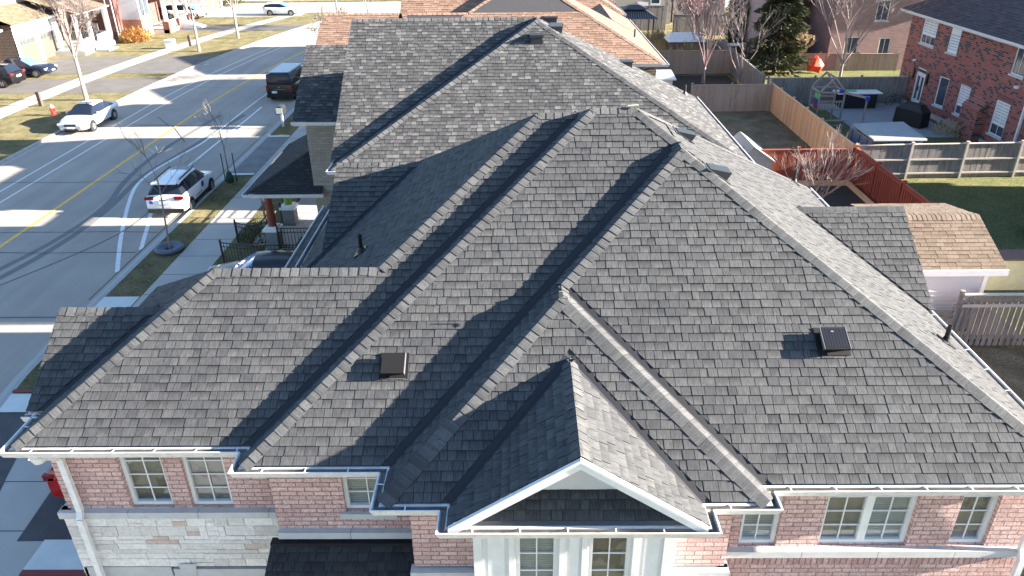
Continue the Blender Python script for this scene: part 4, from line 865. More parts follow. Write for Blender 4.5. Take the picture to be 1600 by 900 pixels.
# ================================================================ red brick house on the right
def build_right_house():
    H=simple_house('red brick house beyond the grey fence with a white patio door and dark plum shingles',26.0,38.5,36.4,52.6,5.95,.62,'shingle_plum','brick_red','brick_house',over=.45,seed=320,exp=.2)
    o=(26.35,52.6,0); d=(0,-1,0); n=(-1,0,0)
    w_=MB(); ops=[]
    # front (facing -x) in three stretches: u measured from the far corner toward the camera
    segs=[]
    def seg(x,ya,yb,ops,z0=.35): wall(w_,(x,ya,0),d,n,ya-yb,z0,5.85,ops)
    # stretch A : y 52.6 -> 48.3 at x=26.0 ; B (bay) 48.3->46.6 ; C 46.6 -> 36.4
    seg(26.05,52.4,48.0,[(1.65,3.45,4.15,5.6),(2.3,3.4,.45,2.7)])
    bd=Vector((.25,-2.0,0)).normalized(); bn=Vector((-2.0,-.25,0)).normalized()
    wall(w_,(26.05,48.0,0),bd,bn,2.016,.35,5.85,[(.57,1.5,4.15,5.65),(.57,1.5,.95,2.7)])
    seg(26.3,46.0,36.4,[(.7,1.85,.95,2.7),(4.5,5.8,.85,2.7),(4.95,6.1,4.2,5.6)])
    wall(w_,(26.05,36.4,0),(1,0,0),(0,-1,0),12.4,.35,5.85); wall(w_,(38.5,36.4,0),(0,1,0),(1,0,0),16.2,.35,5.85); wall(w_,(26.05,52.4,0),(1,0,0),(0,1,0),12.4,.35,5.85)
    w_.build('wall','brick_red',H)
    f=MB(); f.fb((26.03,52.4,0),d,n,0,4.4,-.05,.03,0,.35); f.fb((26.10,48.0,0),d,n,0,2.0,-.2,.05,0,.35); f.fb((26.28,46.0,0),d,n,0,9.6,-.05,.05,0,.35); f.build('foundation','concrete',H)
    b=MB(); b.hexa([(25.75,42.0,.1),(26.3,42.0,.1),(26.3,43.7,.1),(25.75,43.7,.1),(25.75,42.0,1.95),(26.3,42.0,2.5),(26.3,43.7,2.5),(25.75,43.7,1.95)]); b.build('chimney_breast','brick_red',H)
    o=(26.05,52.4,0)
    window(H,o,d,n,1.65,3.45,4.15,5.6,3,1,.06,far=True,split=4.72,blind='blind_white')
    dm=MB(); dm.fb(o,d,n,2.3,3.4,-.1,-.02,2.33,2.43)
    for u in (2.3,2.8,3.28): dm.fb(o,d,n,u,u+.12,-.1,0,.45,2.33)
    for u0,u1 in ((2.42,2.8),(2.92,3.28)): dm.fb(o,d,n,u0,u1,-.09,-.03,.45,.72); dm.fb(o,d,n,u0,u1,-.09,-.03,2.2,2.33)
    dm.fb(o,d,n,2.3,3.4,-.1,0,2.64,2.7)
    dr=dm.build('patio_door','white_paint',H); g=MB(); g.fb(o,d,n,2.35,3.35,-.07,-.06,.5,2.66); g.build('pane','far_glass',dr); g=MB(); g.fb(o,d,n,2.83,2.89,0,.05,1.3,1.6); g.build('handle','black_plastic',dr)
    window(H,(26.05,48.0,0),bd,bn,.57,1.5,4.15,5.3,1,1,.06,far=True,blind='blind_white'); window(H,(26.05,48.0,0),bd,bn,.57,1.5,.95,2.7,1,1,.06,far=True)
    o3=(26.3,46.0,0)
    window(H,o3,d,n,.7,1.85,.95,2.7,2,1,.06,far=True,split=1.5,blind='blind_white'); window(H,o3,d,n,4.5,5.8,.85,2.7,2,1,.06,far=True,split=1.45,blind='blind_white'); window(H,o3,d,n,4.95,6.1,4.2,5.6,2,1,.06,far=True)
    pn=MB(); pn.fb((26.05,48.0,0),bd,bn,.57,1.5,-.05,-.03,5.3,5.65); pn.build('window_panel','white_trim',H)
    for yy,z in ((51.6,3.05),(46.35-1.2,2.4)): pass
    l=MB(); l.lathe((25.93,50.6,2.95),[(0,0),(.12,.05),(.12,.14),(0,.18)],8); l.build('wall_lamp','white_paint',H)
    l=MB(); l.lathe((26.2,40.0,3.6),[(0,0),(.15,.05),(.15,.15),(0,.2)],8); l.build('wall_lamp','white_paint',H)
    for u in (1.85,3.7): l=MB(); l.fb(o,d,n,u,u+.16,0,.10,1.9,2.6); l.build('door_lantern','black_plastic',H)
    l=MB(); l.box(26.1,26.3,43.9,44.3,.5,.9); l.build('dryer_vent','chrome_grey',H)
    l=MB(); l.bar((26.22,38.9,.1),(26.22,38.9,5.8),.12,.1); l.build('downspout','white_trim',H)
    for u0,u1,oo in ((2.2,3.5,o),(.6,1.95,o3),(4.4,5.9,o3)):
        l=MB(); l.fb(oo,d,n,u0,u1,-.04,.012,2.76,3.05); l.build('lintel','brick_soldier_red',H)
brick_mat('brick_soldier_red',(.22,.05,.04),(.17,.045,.035),(.2,.15,.14),.10,.40,.012,offset=0)
build_right_house()
# ================================================================ more houses
def block_walls(H,x0,x1,y0,y1,z,mat,ops={},z0=0,name='wall'):
    m=MB(); wall(m,(x0,y0,0),(1,0,0),(0,-1,0),x1-x0,z0,z,ops.get('f',())); wall(m,(x1,y0,0),(0,1,0),(1,0,0),y1-y0,z0,z,ops.get('r',())); wall(m,(x0,y0,0),(0,1,0),(-1,0,0),y1-y0,z0,z,ops.get('l',())); wall(m,(x1,y1,0),(-1,0,0),(0,1,0),x1-x0,z0,z)
    return m.build(name,mat,H)
XF,NF=(1,0,0),(0,-1,0)
# mauve brick house behind the bare tree, top right
H=simple_house('mauve brick house behind the tall bare tree with sliding glass door',24.5,37,61.5,73,6.2,.6,'shingle_plum','brick_mauve','brick_house',seed=340,exp=.25)
block_walls(H,24.5,37,61.5,73,6.1,'brick_mauve',{'f':[(1.2,2.3,.6,2.7),(3.9,4.8,1.1,2.6),(3.2,4.2,3.9,5.4)]})
for a in ((1.2,2.3,.6,2.7),(3.9,4.8,1.1,2.6),(3.2,4.2,3.9,5.4)): window(H,(24.5,61.5,0),XF,NF,*a,2,1,.06,far=True)
H=simple_house('smooth pink house with a dark roofed corner bay, behind the evergreen',20.5,23.5,66,76,6.3,.6,'shingle_dark','stucco_pink','house',seed=350,exp=.25)
block_walls(H,20.5,23.5,66,76,6.2,'stucco_pink')
H2=H; m=MB(); m.box(20.0,22.0,63.9,66.0,0,2.7); m.build('corner_bay','stucco_pink',H2); m=MB(); m.hexa([(19.7,63.6,2.7),(22.3,63.6,2.7),(22.3,66,2.7),(19.7,66,2.7),(20.3,64.6,3.5),(21.7,64.6,3.5),(22.3,66,3.6),(20.0,66,3.6)]); m.build('bay_roof','shingle_dark',H2)
window(H,(20.5,65.98,0),XF,NF,1.7,2.3,3.6,5.2,1,1,.02,far=True)
for (x0,x1,y0,y1,mt,lab,sd_) in ((10.2,16.5,86,94,'stucco_beige','grey beige house with a white door behind the far fence','a'),(16.9,22.5,87,96,'stucco_grey','dark grey house with few windows behind the evergreen','b')):
    H=simple_house(lab,x0,x1,y0,y1,6,.55,'shingle_dark',mt,'house',seed=360 if sd_=='a' else 370,exp=.3); block_walls(H,x0,x1,y0,y1,5.9,mt)
    window(H,(x0,y0,0),XF,NF,4.0,5.0,2.2,3.6,1,1,-.02,far=True)
    m=MB(); m.box(x0+2.6,x0+3.7,y0-.08,y0,.1,2.4); m.build('door','white_paint',H)
H=simple_house('orange roofed house furthest up the near side of the street',-6,6.6,52.9,59.6,5.8,.6,'shingle_orange','brick_tan','house',seed=380,exp=.22); block_walls(H,-6,6.6,52.9,59.6,5.7,'brick_tan')
H=simple_house('unseen brick block added between the orange roofed houses to shade the street',-6,.4,46.6,51.6,6.6,.8,'shingle_tan','brick_tan','house',seed=385,exp=.3); block_walls(H,-6,.4,46.6,51.6,6.5,'brick_tan')  # hidden block put in so the sun stripe on the road ends
H=simple_house('narrow house with a dark brown roof just beyond the orange roofs',-9.2,-6.1,49.3,58,4.6,.4,'shingle_plum','siding_white','house',seed=390,exp=.25); block_walls(H,-9.2,-6.1,49.3,58,4.5,'siding_white')
for (x0,x1,y0,y1,lab) in ((26.3,38,17,33.4,'brick house'),(-9.5,5.5,66,76,'brick house')): pass
# off-frame neighbour that shades the right-hand yards
H=simple_house('red brick neighbour outside the right edge, shading the lawns',27.6,39,23.0,34.0,5.95,.62,'shingle_plum','brick_red','brick_house',seed=400,exp=.4); block_walls(H,27.6,39,23.0,34.0,5.85,'brick_red')
H=simple_house('added red brick neighbour, unseen outside the right edge, shading the soil below the lattice fence',27.6,39,4.0,19.6,5.95,.62,'shingle_plum','brick_red','brick_house',seed=430,exp=.4); block_walls(H,27.6,39,4.0,19.6,5.85,'brick_red')  # unseen house put in to keep the near soil out of the sun
H=simple_house('tan brick house at the far end of the near side row',-7,6,62.3,74,5.8,.6,'shingle_tan','brick_tan','house',seed=410,exp=.4); block_walls(H,-7,6,62.3,74,5.7,'brick_tan')
# ---- houses over the road
def left_house_a():
    H=thing('brick_house','tan brick house with a white double garage and white railed porch across the street','house',(-50,72,0))
    block_walls(H,-56,-45.4,64.5,78.6,6,'brick_tan')
    m=MB(); wall(m,(-43,65.9,0),(0,1,0),(1,0,0),6.8,2.35,3.6,()); m.build('garage_header','white_paint',H)
    m=MB(); wall(m,(-45.4,65.9,0),(1,0,0),(0,-1,0),2.4,0,3.6); m.build('garage_wall','brick_tan',H); m=MB(); wall(m,(-43,72.7,0),(-1,0,0),(0,1,0),2.4,0,3.6); m.build('garage_wall','brick_tan',H)
    for k,(a,b) in enumerate(((.5,3.0),(3.6,6.1))):
        m=MB(); m.fb((-43.1,65.9,0),(0,1,0),(1,0,0),a,b,-.1,0,0.1,2.35)
        g=m.build('garage_door','garage_panel',H); w_=MB()
        for i in range(4): u=a+.15+i*(b-a-.2)/4; w_.fb((-43.1,65.9,0),(0,1,0),(1,0,0),u,u+.45,0,.01,1.85,2.15)
        w_.build('door_light','far_glass',g)
    m=MB()
    for a,b in ((.0,.5),(3.0,3.6),(6.1,6.8)): m=MB(); m.fb((-43,65.9,0),(0,1,0),(1,0,0),a,b,-.1,0.02,0,2.35); m.build('garage_trim','white_paint',H)
    pl=facing('r',-42.6,.4,3.65); s=MB();b_=MB(); shingles(s,pl,[[(-42.6,65.5),(-42.6,73.0),(-45.4,73.0),(-45.4,65.5)]],seed=501,expo=.2,tabs=(.25,.5),base=b_)
    pp=facing('r',-40.2,.28,3.8); shingles(s,pp,[[(-40.2,71.2),(-40.2,77.2),(-45.4,77.2),(-45.4,71.2)]],seed=502,expo=.2,tabs=(.25,.5),base=b_)
    r_=s.build('porch_roof','shingle_beige',H); b_.build('porch_roof_felt','felt',r_)
    gutter(H,[(-40.2,71.2,3.78),(-40.2,77.2,3.78)],False,'porch_gutter'); gutter(H,[(-42.6,65.5,3.6),(-42.6,73,3.6)],False,'garage_gutter')
    for y in (71.5,73.6,76.9):
        m=MB(); m.box(-40.75,-40.45,y-.15,y+.15,.4,3.7); m.build('porch_column','white_paint',H)
    m=MB(); m.box(-45.4,-40.3,71.3,77.1,0,.5); m.box(-40.3,-39.0,73.0,75.0,0,.25); m.build('porch_floor','concrete',H)
    m=MB()
    for (ya,yb) in ((71.6,73.3),(74.6,76.9)):
        m.bar((-40.6,ya,1.4),(-40.6,yb,1.4),.06,.06); m.bar((-40.6,ya,.6),(-40.6,yb,.6),.05,.05); k=ya
        while k<yb: m.bar((-40.6,k,.6),(-40.6,k,1.4),.035,.035); k+=.16
    m.bar((-45,77.05,1.4),(-40.6,77.05,1.4),.06,.06)
    k=-45
    while k<-40.6: m.bar((k,77.05,.5),(k,77.05,1.4),.035,.035); k+=.16
    m.build('railing','white_paint',H)
    window(H,(-45.4,64.5,0),(0,1,0),(1,0,0),9.0,10.6,1.0,2.9,2,1,-.02,far=True,mat='white_paint')
    m=MB(); m.fb((-45.4,64.5,0),(0,1,0),(1,0,0),1.2,4.2,0,.06,4.55,5.9); m.fb((-45.4,64.5,0),(0,1,0),(1,0,0),6.6,9.6,0,.06,4.75,5.9); m.build('upper_panel','white_paint',H)
    # main roof
    s=MB();b_=MB()
    R_=facing('r',-45,.5,6.1); shingles(s,R_,[[(-45,64.1),(-45,79.4),(-50.7,79.4),(-50.7,64.1)]],seed=503,expo=.25,tabs=(.3,.6),base=b_); L_=facing('l',-56.4,.5,6.1); shingles(s,L_,[[(-56.4,79.4),(-56.4,64.1),(-50.7,64.1),(-50.7,79.4)]],seed=504,expo=.4,tabs=(.3,.6),base=b_)
    r_=s.build('roof','shingle_beige',H); b_.build('roof_felt','felt',r_)
plain('garage_panel',(.085,.078,.064),.6,(.07,.065,.055),2)
left_house_a()
def left_house_b():
    H=thing('brick_house','dark red brick house with white bay window and stone footed porch across the street','house',(-47,88,0))
    block_walls(H,-56,-41,82.3,92,6.2,'brick_far_red')
    m=MB(); wall(m,(-41,83.2,0),(1,0,0),(0,-1,0),2.0,0,1.9); wall(m,(-39,83.2,0),(0,1,0),(1,0,0),2.3,0,1.9); wall(m,(-39,85.5,0),(-1,0,0),(0,1,0),2.0,0,1.9); m.build('bay_wall','bay_orange',H)
    m=MB(); m.box(-41,-39.0,83.2,85.5,1.9,4.6); m.build('bay_window','white_paint',H)
    m=MB(); m.box(-38.99,-38.97,83.5,84.3,2.2,4.2); m.box(-38.99,-38.97,84.45,85.3,2.2,4.2); m.build('pane','far_glass',H)
    m=MB(); m.box(-41,-37.4,85.6,91.5,0,.5); m.build('porch_floor','concrete',H)
    m=MB(); m.box(-41.2,-36.9,85.5,92.3,3.9,4.2); m.build('porch_roof','shingle_beige',H)
    for y in (85.9,88.6,91.4):
        m=MB(); m.box(-37.8,-37.45,y-.15,y+.15,1.3,3.9); c=m.build('porch_column','white_paint',H); m=MB(); m.box(-37.95,-37.3,y-.3,y+.3,.0,1.3); m.build('pier','brick_far_red',c)
    m=MB(); m.bar((-37.6,86,1.3),(-37.6,91.3,1.3),.07,.07); m.bar((-37.6,86,.7),(-37.6,91.3,.7),.05,.05)
    k=86
    while k<91.3: m.bar((-37.6,k,.6),(-37.6,k,1.3),.035,.035); k+=.18
    m.build('railing','white_paint',H)
    m=MB(); m.hexa([(-37.4,88.8,0),(-35.2,88.8,0),(-35.2,90.2,0),(-37.4,90.2,0),(-37.4,88.8,.9),(-35.2,88.8,.25),(-35.2,90.2,.25),(-37.4,90.2,.9)]); m.build('porch_steps','white_paint',H)
    m=MB(); m.box(-43.6,-43.1,82.15,82.3,1.0,1.7); m.box(-43.5,-43.35,82.2,82.3,.2,1.0); m.box(-42.9,-42.5,82.1,82.3,.5,.95); m.build('meter_box','chrome_grey',H)
    for x in (-41.8,-41.2): m=MB(); m.bar((x,82.2,.1),(x,82.2,6),.1,.08); m.build('downspout','white_trim',H)
    s=MB();b_=MB(); F_=facing('f',81.9,.5,6.3); shingles(s,F_,[[(-56.4,81.9),(-40.6,81.9),(-40.6,87.1),(-56.4,87.1)]],seed=510,expo=.4,tabs=(.4,.8),base=b_); B_=facing('b',92.4,.5,6.3); shingles(s,B_,[[(-40.6,92.4),(-56.4,92.4),(-56.4,87.1),(-40.6,87.1)]],seed=511,expo=.4,tabs=(.4,.8),base=b_)
    r_=s.build('roof','shingle_plum',H); b_.build('roof_felt','felt',r_); H.location.y-=2.4
brick_mat('bay_orange',(.50,.22,.13),(.40,.16,.09),(.35,.25,.2),.3,.12,.012)
left_house_b()
H=thing('brick_house','partly seen brown brick house at the left edge with a stone pillar','house',(-48,60,0)); block_walls(H,-56,-43.6,52,64.0,6,'brick_tan')
m=MB(); m.fb((-43.6,61.8,0),(0,1,0),(1,0,0),0,.45,0,.12,0,3.4); m.build('downspout','white_paint',H)
s=MB();b_=MB(); R_=facing('r',-42.9,.4,3.5); shingles(s,R_,[[(-42.9,52),(-42.9,64.4),(-44.6,64.4),(-44.6,52)]],seed=520,expo=.25,tabs=(.3,.6),base=b_); r_=s.build('porch_roof','shingle_plum',H); b_.build('porch_roof_felt','felt',r_)
m=MB(); m.box(-42.95,-42.8,52,64.4,3.35,3.5); m.build('fascia','white_trim',H)
H=thing('brick_house','pale brick and white garage house far up the street behind the second tree','house',(-46,101,0)); block_walls(H,-54,-42.5,95,106,6,'brick_far_red'); m=MB(); m.box(-42.5,-39.0,97.5,104,0,3.4); m.build('garage','white_paint',H); m=MB(); m.box(-38.99,-38.95,98,100.4,.1,2.4); m.box(-38.99,-38.95,101,103.4,.1,2.4); m.build('garage_door','garage_panel',H)
m=MB(); m.hexa([(-42.7,97.2,3.4),(-38.6,97.2,3.4),(-38.6,104.3,3.4),(-42.7,104.3,3.4),(-42.7,98.5,4.6),(-41.5,98.5,4.6),(-41.5,103,4.6),(-42.7,103,4.6)]); m.build('garage_roof','shingle_beige',H)
# ================================================================ vehicles
def car(name,label,loc,rz,L,wd,Hh,st,paint,wheel_y,wr=.33,glass_from=None,group=None,details=None,wscreen='car_glass',boxy=False):
    """st: stations rear->front (y, zlow, zbelt, zroof, half belt, half roof); local frame: +Y forward"""
    T=thing(name,label,'car',loc,rz,group)
    sec=[]
    for (y,zl,zb,zr,hb,hr) in st:
        cab=zr-zb>.12
        s=[(0,zl),(hb*.80,zl),(hb*.97,zl+.06),(hb*1.0,(zl+zb)*.5),(hb*.985,zb-.10),(hb*.93,zb)]
        if cab: s+=[(hr+.035,zr-.10),(hr*.90,zr-.02),(hr*.5,zr+.012),(0,zr+.02)]
        else: s+=[(hb*.90,zb+(zr-zb)*.3),(hb*.78,zr-.012),(hb*.45,zr+.006),(0,zr+.012)]
        sec.append((y,s,cab))
    body=MB();gsr=MB();gsl=MB();gf=MB();gr=MB();n=len(sec[0][1])
    for i in range(len(sec)-1):
        y0,s0,c0=sec[i];y1,s1,c1=sec[i+1]
        for sg in (1,-1):
            for j in range(n-1):
                a=(sg*s0[j][0],y0,s0[j][1]);b=(sg*s1[j][0],y1,s1[j][1]);c=(sg*s1[j+1][0],y1,s1[j+1][1]);d=(sg*s0[j+1][0],y0,s0[j+1][1])
                q=[a,b,c,d] if sg>0 else [d,c,b,a]
                tgt=body
                if j==5 and (c0 and c1): tgt=gsr if sg>0 else gsl
                if j>=6 and c0 and not c1: tgt=gf
                if j>=6 and c1 and not c0: tgt=gr
                if j==5 and (c0!=c1): tgt=gsr if sg>0 else gsl
                tgt.add(q)
    for k,rev in ((0,False),(len(sec)-1,True)):
        y,s,_=sec[k]; pts=[(x,y,z) for x,z in s]+[(-x,y,z) for x,z in s[::-1][1:-1]]
        body.add(pts if not rev else pts[::-1])
    bo=body.build('body',paint,T,local=True,smooth=True); 
    md=bo.modifiers.new('edge','EDGE_SPLIT'); md.split_angle=R(38)
    for gs in (gsr,gsl):
        if gs.f: gs.build('side_window','car_glass',T,local=True)
    if gf.f: gf.build('windshield',wscreen,T,local=True)
    if gr.f: gr.build('rear_window','car_glass',T,local=True)
    hw=st[len(st)//2][4]
    for wy in wheel_y:
        for sg in (1,-1):
            a=MB(); a.lathe((sg*(hw-.11),wy,wr+.02),[(0,-.13),(wr*1.16,-.13),(wr*1.16,.115),(0,.115)] if sg>0 else [(0,-.115),(wr*1.16,-.115),(wr*1.16,.13),(0,.13)],18,'x'); a.build('wheel_arch','black_plastic',T,local=True)
            m=MB(); m.lathe((sg*(hw-.10),wy,wr),[(0,-.11),(wr*.92,-.12),(wr,-.08),(wr,.08),(wr*.92,.12),(wr*.62,.125),(0,.10)] if sg>0 else [(0,-.10),(wr*.62,-.125),(wr*.92,-.12),(wr,-.08),(wr,.08),(wr*.92,.12),(0,.11)],18,'x'); w_=m.build('wheel','tyre',T,local=True)
            m=MB(); xx=sg*(hw+.026)
            m.lathe((xx,wy,wr),[(wr*.62,-.01),(wr*.62,.008),(wr*.52,.008),(wr*.52,-.01)],16,'x')
            for k in range(5):
                t=2*math.pi*k/5; m.bar((xx,wy,wr),(xx,wy+math.cos(t)*wr*.56,wr+math.sin(t)*wr*.56),.03,.07)
            m.build('rim','rim',w_,local=True)
    if details: details(T)
    return T
def bx(T,name,mt,*b):
    m=MB()
    for q in b: m.box(*q)
    return m.build(name,mt,T,local=True)
# white crossover at the near kerb, seen from behind
def d_suv(T):
    bx(T,'taillight','tail_red',(-.93,-.50,-2.31,-2.18,.93,1.08)); bx(T,'taillight','tail_red',(.50,.93,-2.31,-2.18,.93,1.08))
    bx(T,'bumper_trim','black_plastic',(-.86,.86,-2.36,-2.2,.28,.48)); bx(T,'licence_plate','plate',(-.26,.26,-2.345,-2.30,.72,.86)); bx(T,'badge','chrome_grey',(-.22,.22,-2.335,-2.30,.90,.95)); bx(T,'badge','decal_blue',(-.72,-.56,-2.325,-2.29,.74,.88))
    for sg in (1,-1):
        m=MB(); m.bar((sg*.60,-1.5,1.70),(sg*.58,.35,1.72),.05,.05); m.build('roof_rail','black_plastic',T,local=True)
        m=MB(); m.box(sg*.93-.02,sg*.93+.02,-1.0,1.0,.26,.42); m.build('sill_trim','black_plastic',T,local=True)
        m=MB(); m.box(*sorted((sg*.93,sg*1.08)),.62,.78,1.0,1.16); m.build('mirror','paint_white',T,local=True)
        m=MB(); m.lathe((sg*.937,.25,.83),[(0,-.006),(.17,-.004),(.17,.004),(0,.006)],16,'x'); m.build('door_decal','decal_blue',T,local=True)
    m=MB()
    for k in range(4): m.box(.925,.945,-.75+k*.22,-.66+k*.22,.52,.57)
    m.build('door_lettering','decal_blue',T,local=True)
    bx(T,'sunroof','car_glass',(-.42,.42,-.1,.45,1.69,1.705)); bx(T,'spoiler','paint_white',(-.6,.6,-2.02,-1.75,1.60,1.66))
suv=[(-2.30,.38,.78,.80,.80,.6),(-2.26,.30,1.02,1.03,.90,.7),(-2.12,.27,1.08,1.12,.92,.72),(-1.78,.26,1.09,1.62,.93,.60),(-1.2,.25,1.07,1.68,.93,.62),(-.2,.25,1.04,1.70,.93,.63),(.45,.25,1.02,1.64,.93,.61),(1.15,.25,1.01,1.06,.92,.70),(1.7,.26,.96,1.00,.90,.7),(2.12,.28,.84,.87,.84,.6),(2.30,.36,.62,.66,.70,.5)]
car('crossover','white crossover with a round blue door decal parked at the near kerb',(-16.28,34.05,0),R(1),4.6,1.86,1.7,suv,'paint_white',(-1.40,1.36),details=d_suv).scale=(.94,.95,.94)
# silver-white sedan facing the camera at the far kerb
def d_sedan(T):
    bx(T,'headlight','headlight',(-.84,-.50,2.16,2.27,.58,.71)); bx(T,'headlight','headlight',(.50,.84,2.16,2.27,.58,.71)); bx(T,'grille','black_plastic',(-.36,.36,2.28,2.38,.55,.68)); bx(T,'lower_grille','black_plastic',(-.45,.45,2.30,2.40,.30,.42)); bx(T,'licence_plate','plate',(-.2,.2,2.33,2.42,.43,.53))
    bx(T,'taillight','tail_red',(-.82,-.45,-2.36,-2.26,.80,.93)); bx(T,'taillight','tail_red',(.45,.82,-2.36,-2.26,.80,.93)); bx(T,'sunroof','car_glass',(-.40,.40,-.15,.35,1.455,1.468))
    for sg in (1,-1): bx(T,'mirror','paint_silver',(*sorted((sg*.90,sg*1.04)),.55,.70,.92,1.05))
sedan=[(-2.38,.38,.84,.86,.76,.6),(-2.30,.28,.96,.99,.85,.66),(-1.75,.25,.98,1.04,.90,.7),(-1.05,.24,.95,1.40,.91,.54),(-.5,.24,.93,1.455,.91,.57),(.3,.24,.92,1.44,.91,.56),(1.15,.24,.91,.96,.90,.68),(1.75,.25,.84,.89,.88,.64),(2.2,.27,.70,.75,.82,.55),(2.36,.34,.58,.60,.66,.45)]
car('sedan','silver white four-door sedan facing the camera at the far kerb',(-27.85,47.75,0),R(180),4.7,1.82,1.46,sedan,'paint_silver',(-1.38,1.36),wr=.32,details=d_sedan)
# black van seen from behind
def d_van(T):
    bx(T,'taillight','tail_red',(.80,.93,-2.50,-2.38,.75,1.15)); bx(T,'taillight','tail_red',(-.93,-.80,-2.50,-2.38,.75,1.15)); bx(T,'licence_plate','plate',(-.55,-.18,-2.50,-2.44,.62,.76)); bx(T,'bumper','paint_black',(-.92,.92,-2.56,-2.36,.3,.52))
    bx(T,'rear_window','car_glass',(-.82,.82,-2.475,-2.40,1.18,1.72)); bx(T,'badge','chrome_grey',(-.05,.05,-2.49,-2.45,.98,1.06)); bx(T,'door_trim','chrome_grey',(-.4,.4,-2.49,-2.45,.86,.88))
    m=MB()
    for i in range(9): m.box(-.72,.72,-2.15+i*.36,-1.88+i*.36,1.985,2.03)
    m.build('roof_panel','van_roof',T,local=True)
    for sg in (1,-1): m=MB(); m.bar((sg*.80,-2.2,2.0),(sg*.80,1.1,2.0),.05,.06); m.build('roof_rail','chrome_grey',T,local=True)
plain('van_roof',(.30,.38,.50),.25,(.26,.34,.46),3,fine=3)
van=[(-2.45,.34,1.12,1.72,.93,.80),(-2.35,.30,1.14,1.95,.95,.83),(-1.2,.28,1.12,1.98,.96,.85),(.6,.28,1.10,1.97,.96,.84),(1.25,.28,1.08,1.86,.95,.80),(1.95,.28,1.04,1.10,.93,.74),(2.35,.3,.92,.96,.88,.6),(2.5,.36,.7,.74,.74,.5)]
car('van','black van with a ribbed pale blue roof driving away up the street',(-17.0,55.9,0),R(-2),5,1.92,2.0,van,'paint_black',(-1.55,1.55),wr=.34,details=d_van)
hatch=[(-2.1,.34,.90,.93,.78,.6),(-2.0,.28,1.0,1.10,.86,.68),(-1.75,.26,1.0,1.38,.88,.60),(-1.0,.24,.97,1.47,.89,.60),(0,.24,.94,1.46,.89,.59),(.95,.24,.93,.98,.88,.68),(1.55,.25,.86,.9,.86,.62),(2.0,.28,.70,.74,.80,.55),(2.1,.34,.58,.6,.66,.45)]
def d_hatch(T): bx(T,'headlight','headlight',(.5,.82,1.96,2.06,.60,.72)); bx(T,'headlight','headlight',(-.82,-.5,1.96,2.06,.60,.72)); bx(T,'grille','black_plastic',(-.3,.3,2.06,2.12,.55,.62)); bx(T,'taillight','tail_red',(-.85,-.6,-2.1,-1.98,.85,1.0)); bx(T,'taillight','tail_red',(.6,.85,-2.1,-1.98,.85,1.0))
car('hatchback','white hatchback crossing the pavement far up the left side',(-28.9,96.3,GZ),R(-92),4.2,1.78,1.47,hatch,'paint_white',(-1.28,1.30),wr=.32,details=d_hatch,wscreen='screen_sky_tint')
mini=[(-2.5,.34,1.0,1.1,.88,.75),(-2.4,.3,1.06,1.6,.95,.72),(-1.4,.28,1.05,1.74,.97,.74),(.3,.28,1.02,1.72,.97,.72),(.95,.28,1.0,1.5,.96,.68),(1.6,.28,.98,1.03,.94,.75),(2.2,.3,.84,.88,.88,.6),(2.45,.36,.64,.68,.74,.5)]
def d_mini(T): bx(T,'headlight','headlight',(.55,.86,2.2,2.34,.64,.8)); bx(T,'headlight','headlight',(-.86,-.55,2.2,2.34,.64,.8)); bx(T,'grille','black_plastic',(-.45,.45,2.36,2.46,.35,.62)); bx(T,'taillight','tail_red',(-.9,-.75,-2.5,-2.38,.9,1.3)); bx(T,'taillight','tail_red',(.75,.9,-2.5,-2.38,.9,1.3))
car('minivan','white minivan on the driveway beyond the dark red brick house',(-39.9,94.2,GZ),R(-90),5,1.95,1.74,mini,'paint_white',(-1.5,1.5),wr=.34,details=d_mini,wscreen='screen_sky_tint')
def d_dark(T): bx(T,'taillight','tail_red',(-.93,-.55,-2.31,-2.18,.93,1.08)); bx(T,'taillight','tail_red',(.55,.93,-2.31,-2.18,.93,1.08)); bx(T,'licence_plate','plate',(-.26,.26,-2.33,-2.28,.72,.86)); bx(T,'headlight','headlight',(.55,.86,2.12,2.26,.64,.76)); bx(T,'headlight','headlight',(-.86,-.55,2.12,2.26,.64,.76))
car('crossover','black crossover backed toward the pavement on the left driveway',(-41.3,59.0,GZ),R(88),4.6,1.86,1.7,suv,'paint_black',(-1.40,1.36),details=d_dark)
def d_dark2(T): bx(T,'headlight','headlight',(.5,.84,2.12,2.27,.58,.71)); bx(T,'headlight','headlight',(-.84,-.5,2.12,2.27,.58,.71)); bx(T,'licence_plate','plate',(-.2,.2,2.33,2.42,.43,.53)); bx(T,'taillight','tail_red',(-.82,-.45,-2.36,-2.26,.80,.93)); bx(T,'taillight','tail_red',(.45,.82,-2.36,-2.26,.80,.93))
car('sedan','dark navy sedan facing out beside the black crossover',(-40.8,62.6,GZ),R(-90),4.7,1.82,1.46,sedan,'paint_navy',(-1.38,1.36),wr=.32,details=d_dark2,wscreen='screen_sky_tint')
car('car','dark car with sky reflection painted blue into its windscreen below the porch railing',(-9.3,24.4,GZ),R(95),4.6,1.8,1.45,[tuple(t) for t in sedan],'paint_dark',(-1.38,1.36),wr=.32,details=d_dark2,wscreen='screen_sky_tint')
car('car','red car showing only a corner beside the stone wall',(-10.42,15.45,GZ),R(0),4.6,1.8,1.45,hatch,'paint_red',(-1.28,1.30),wr=.32,details=d_hatch)
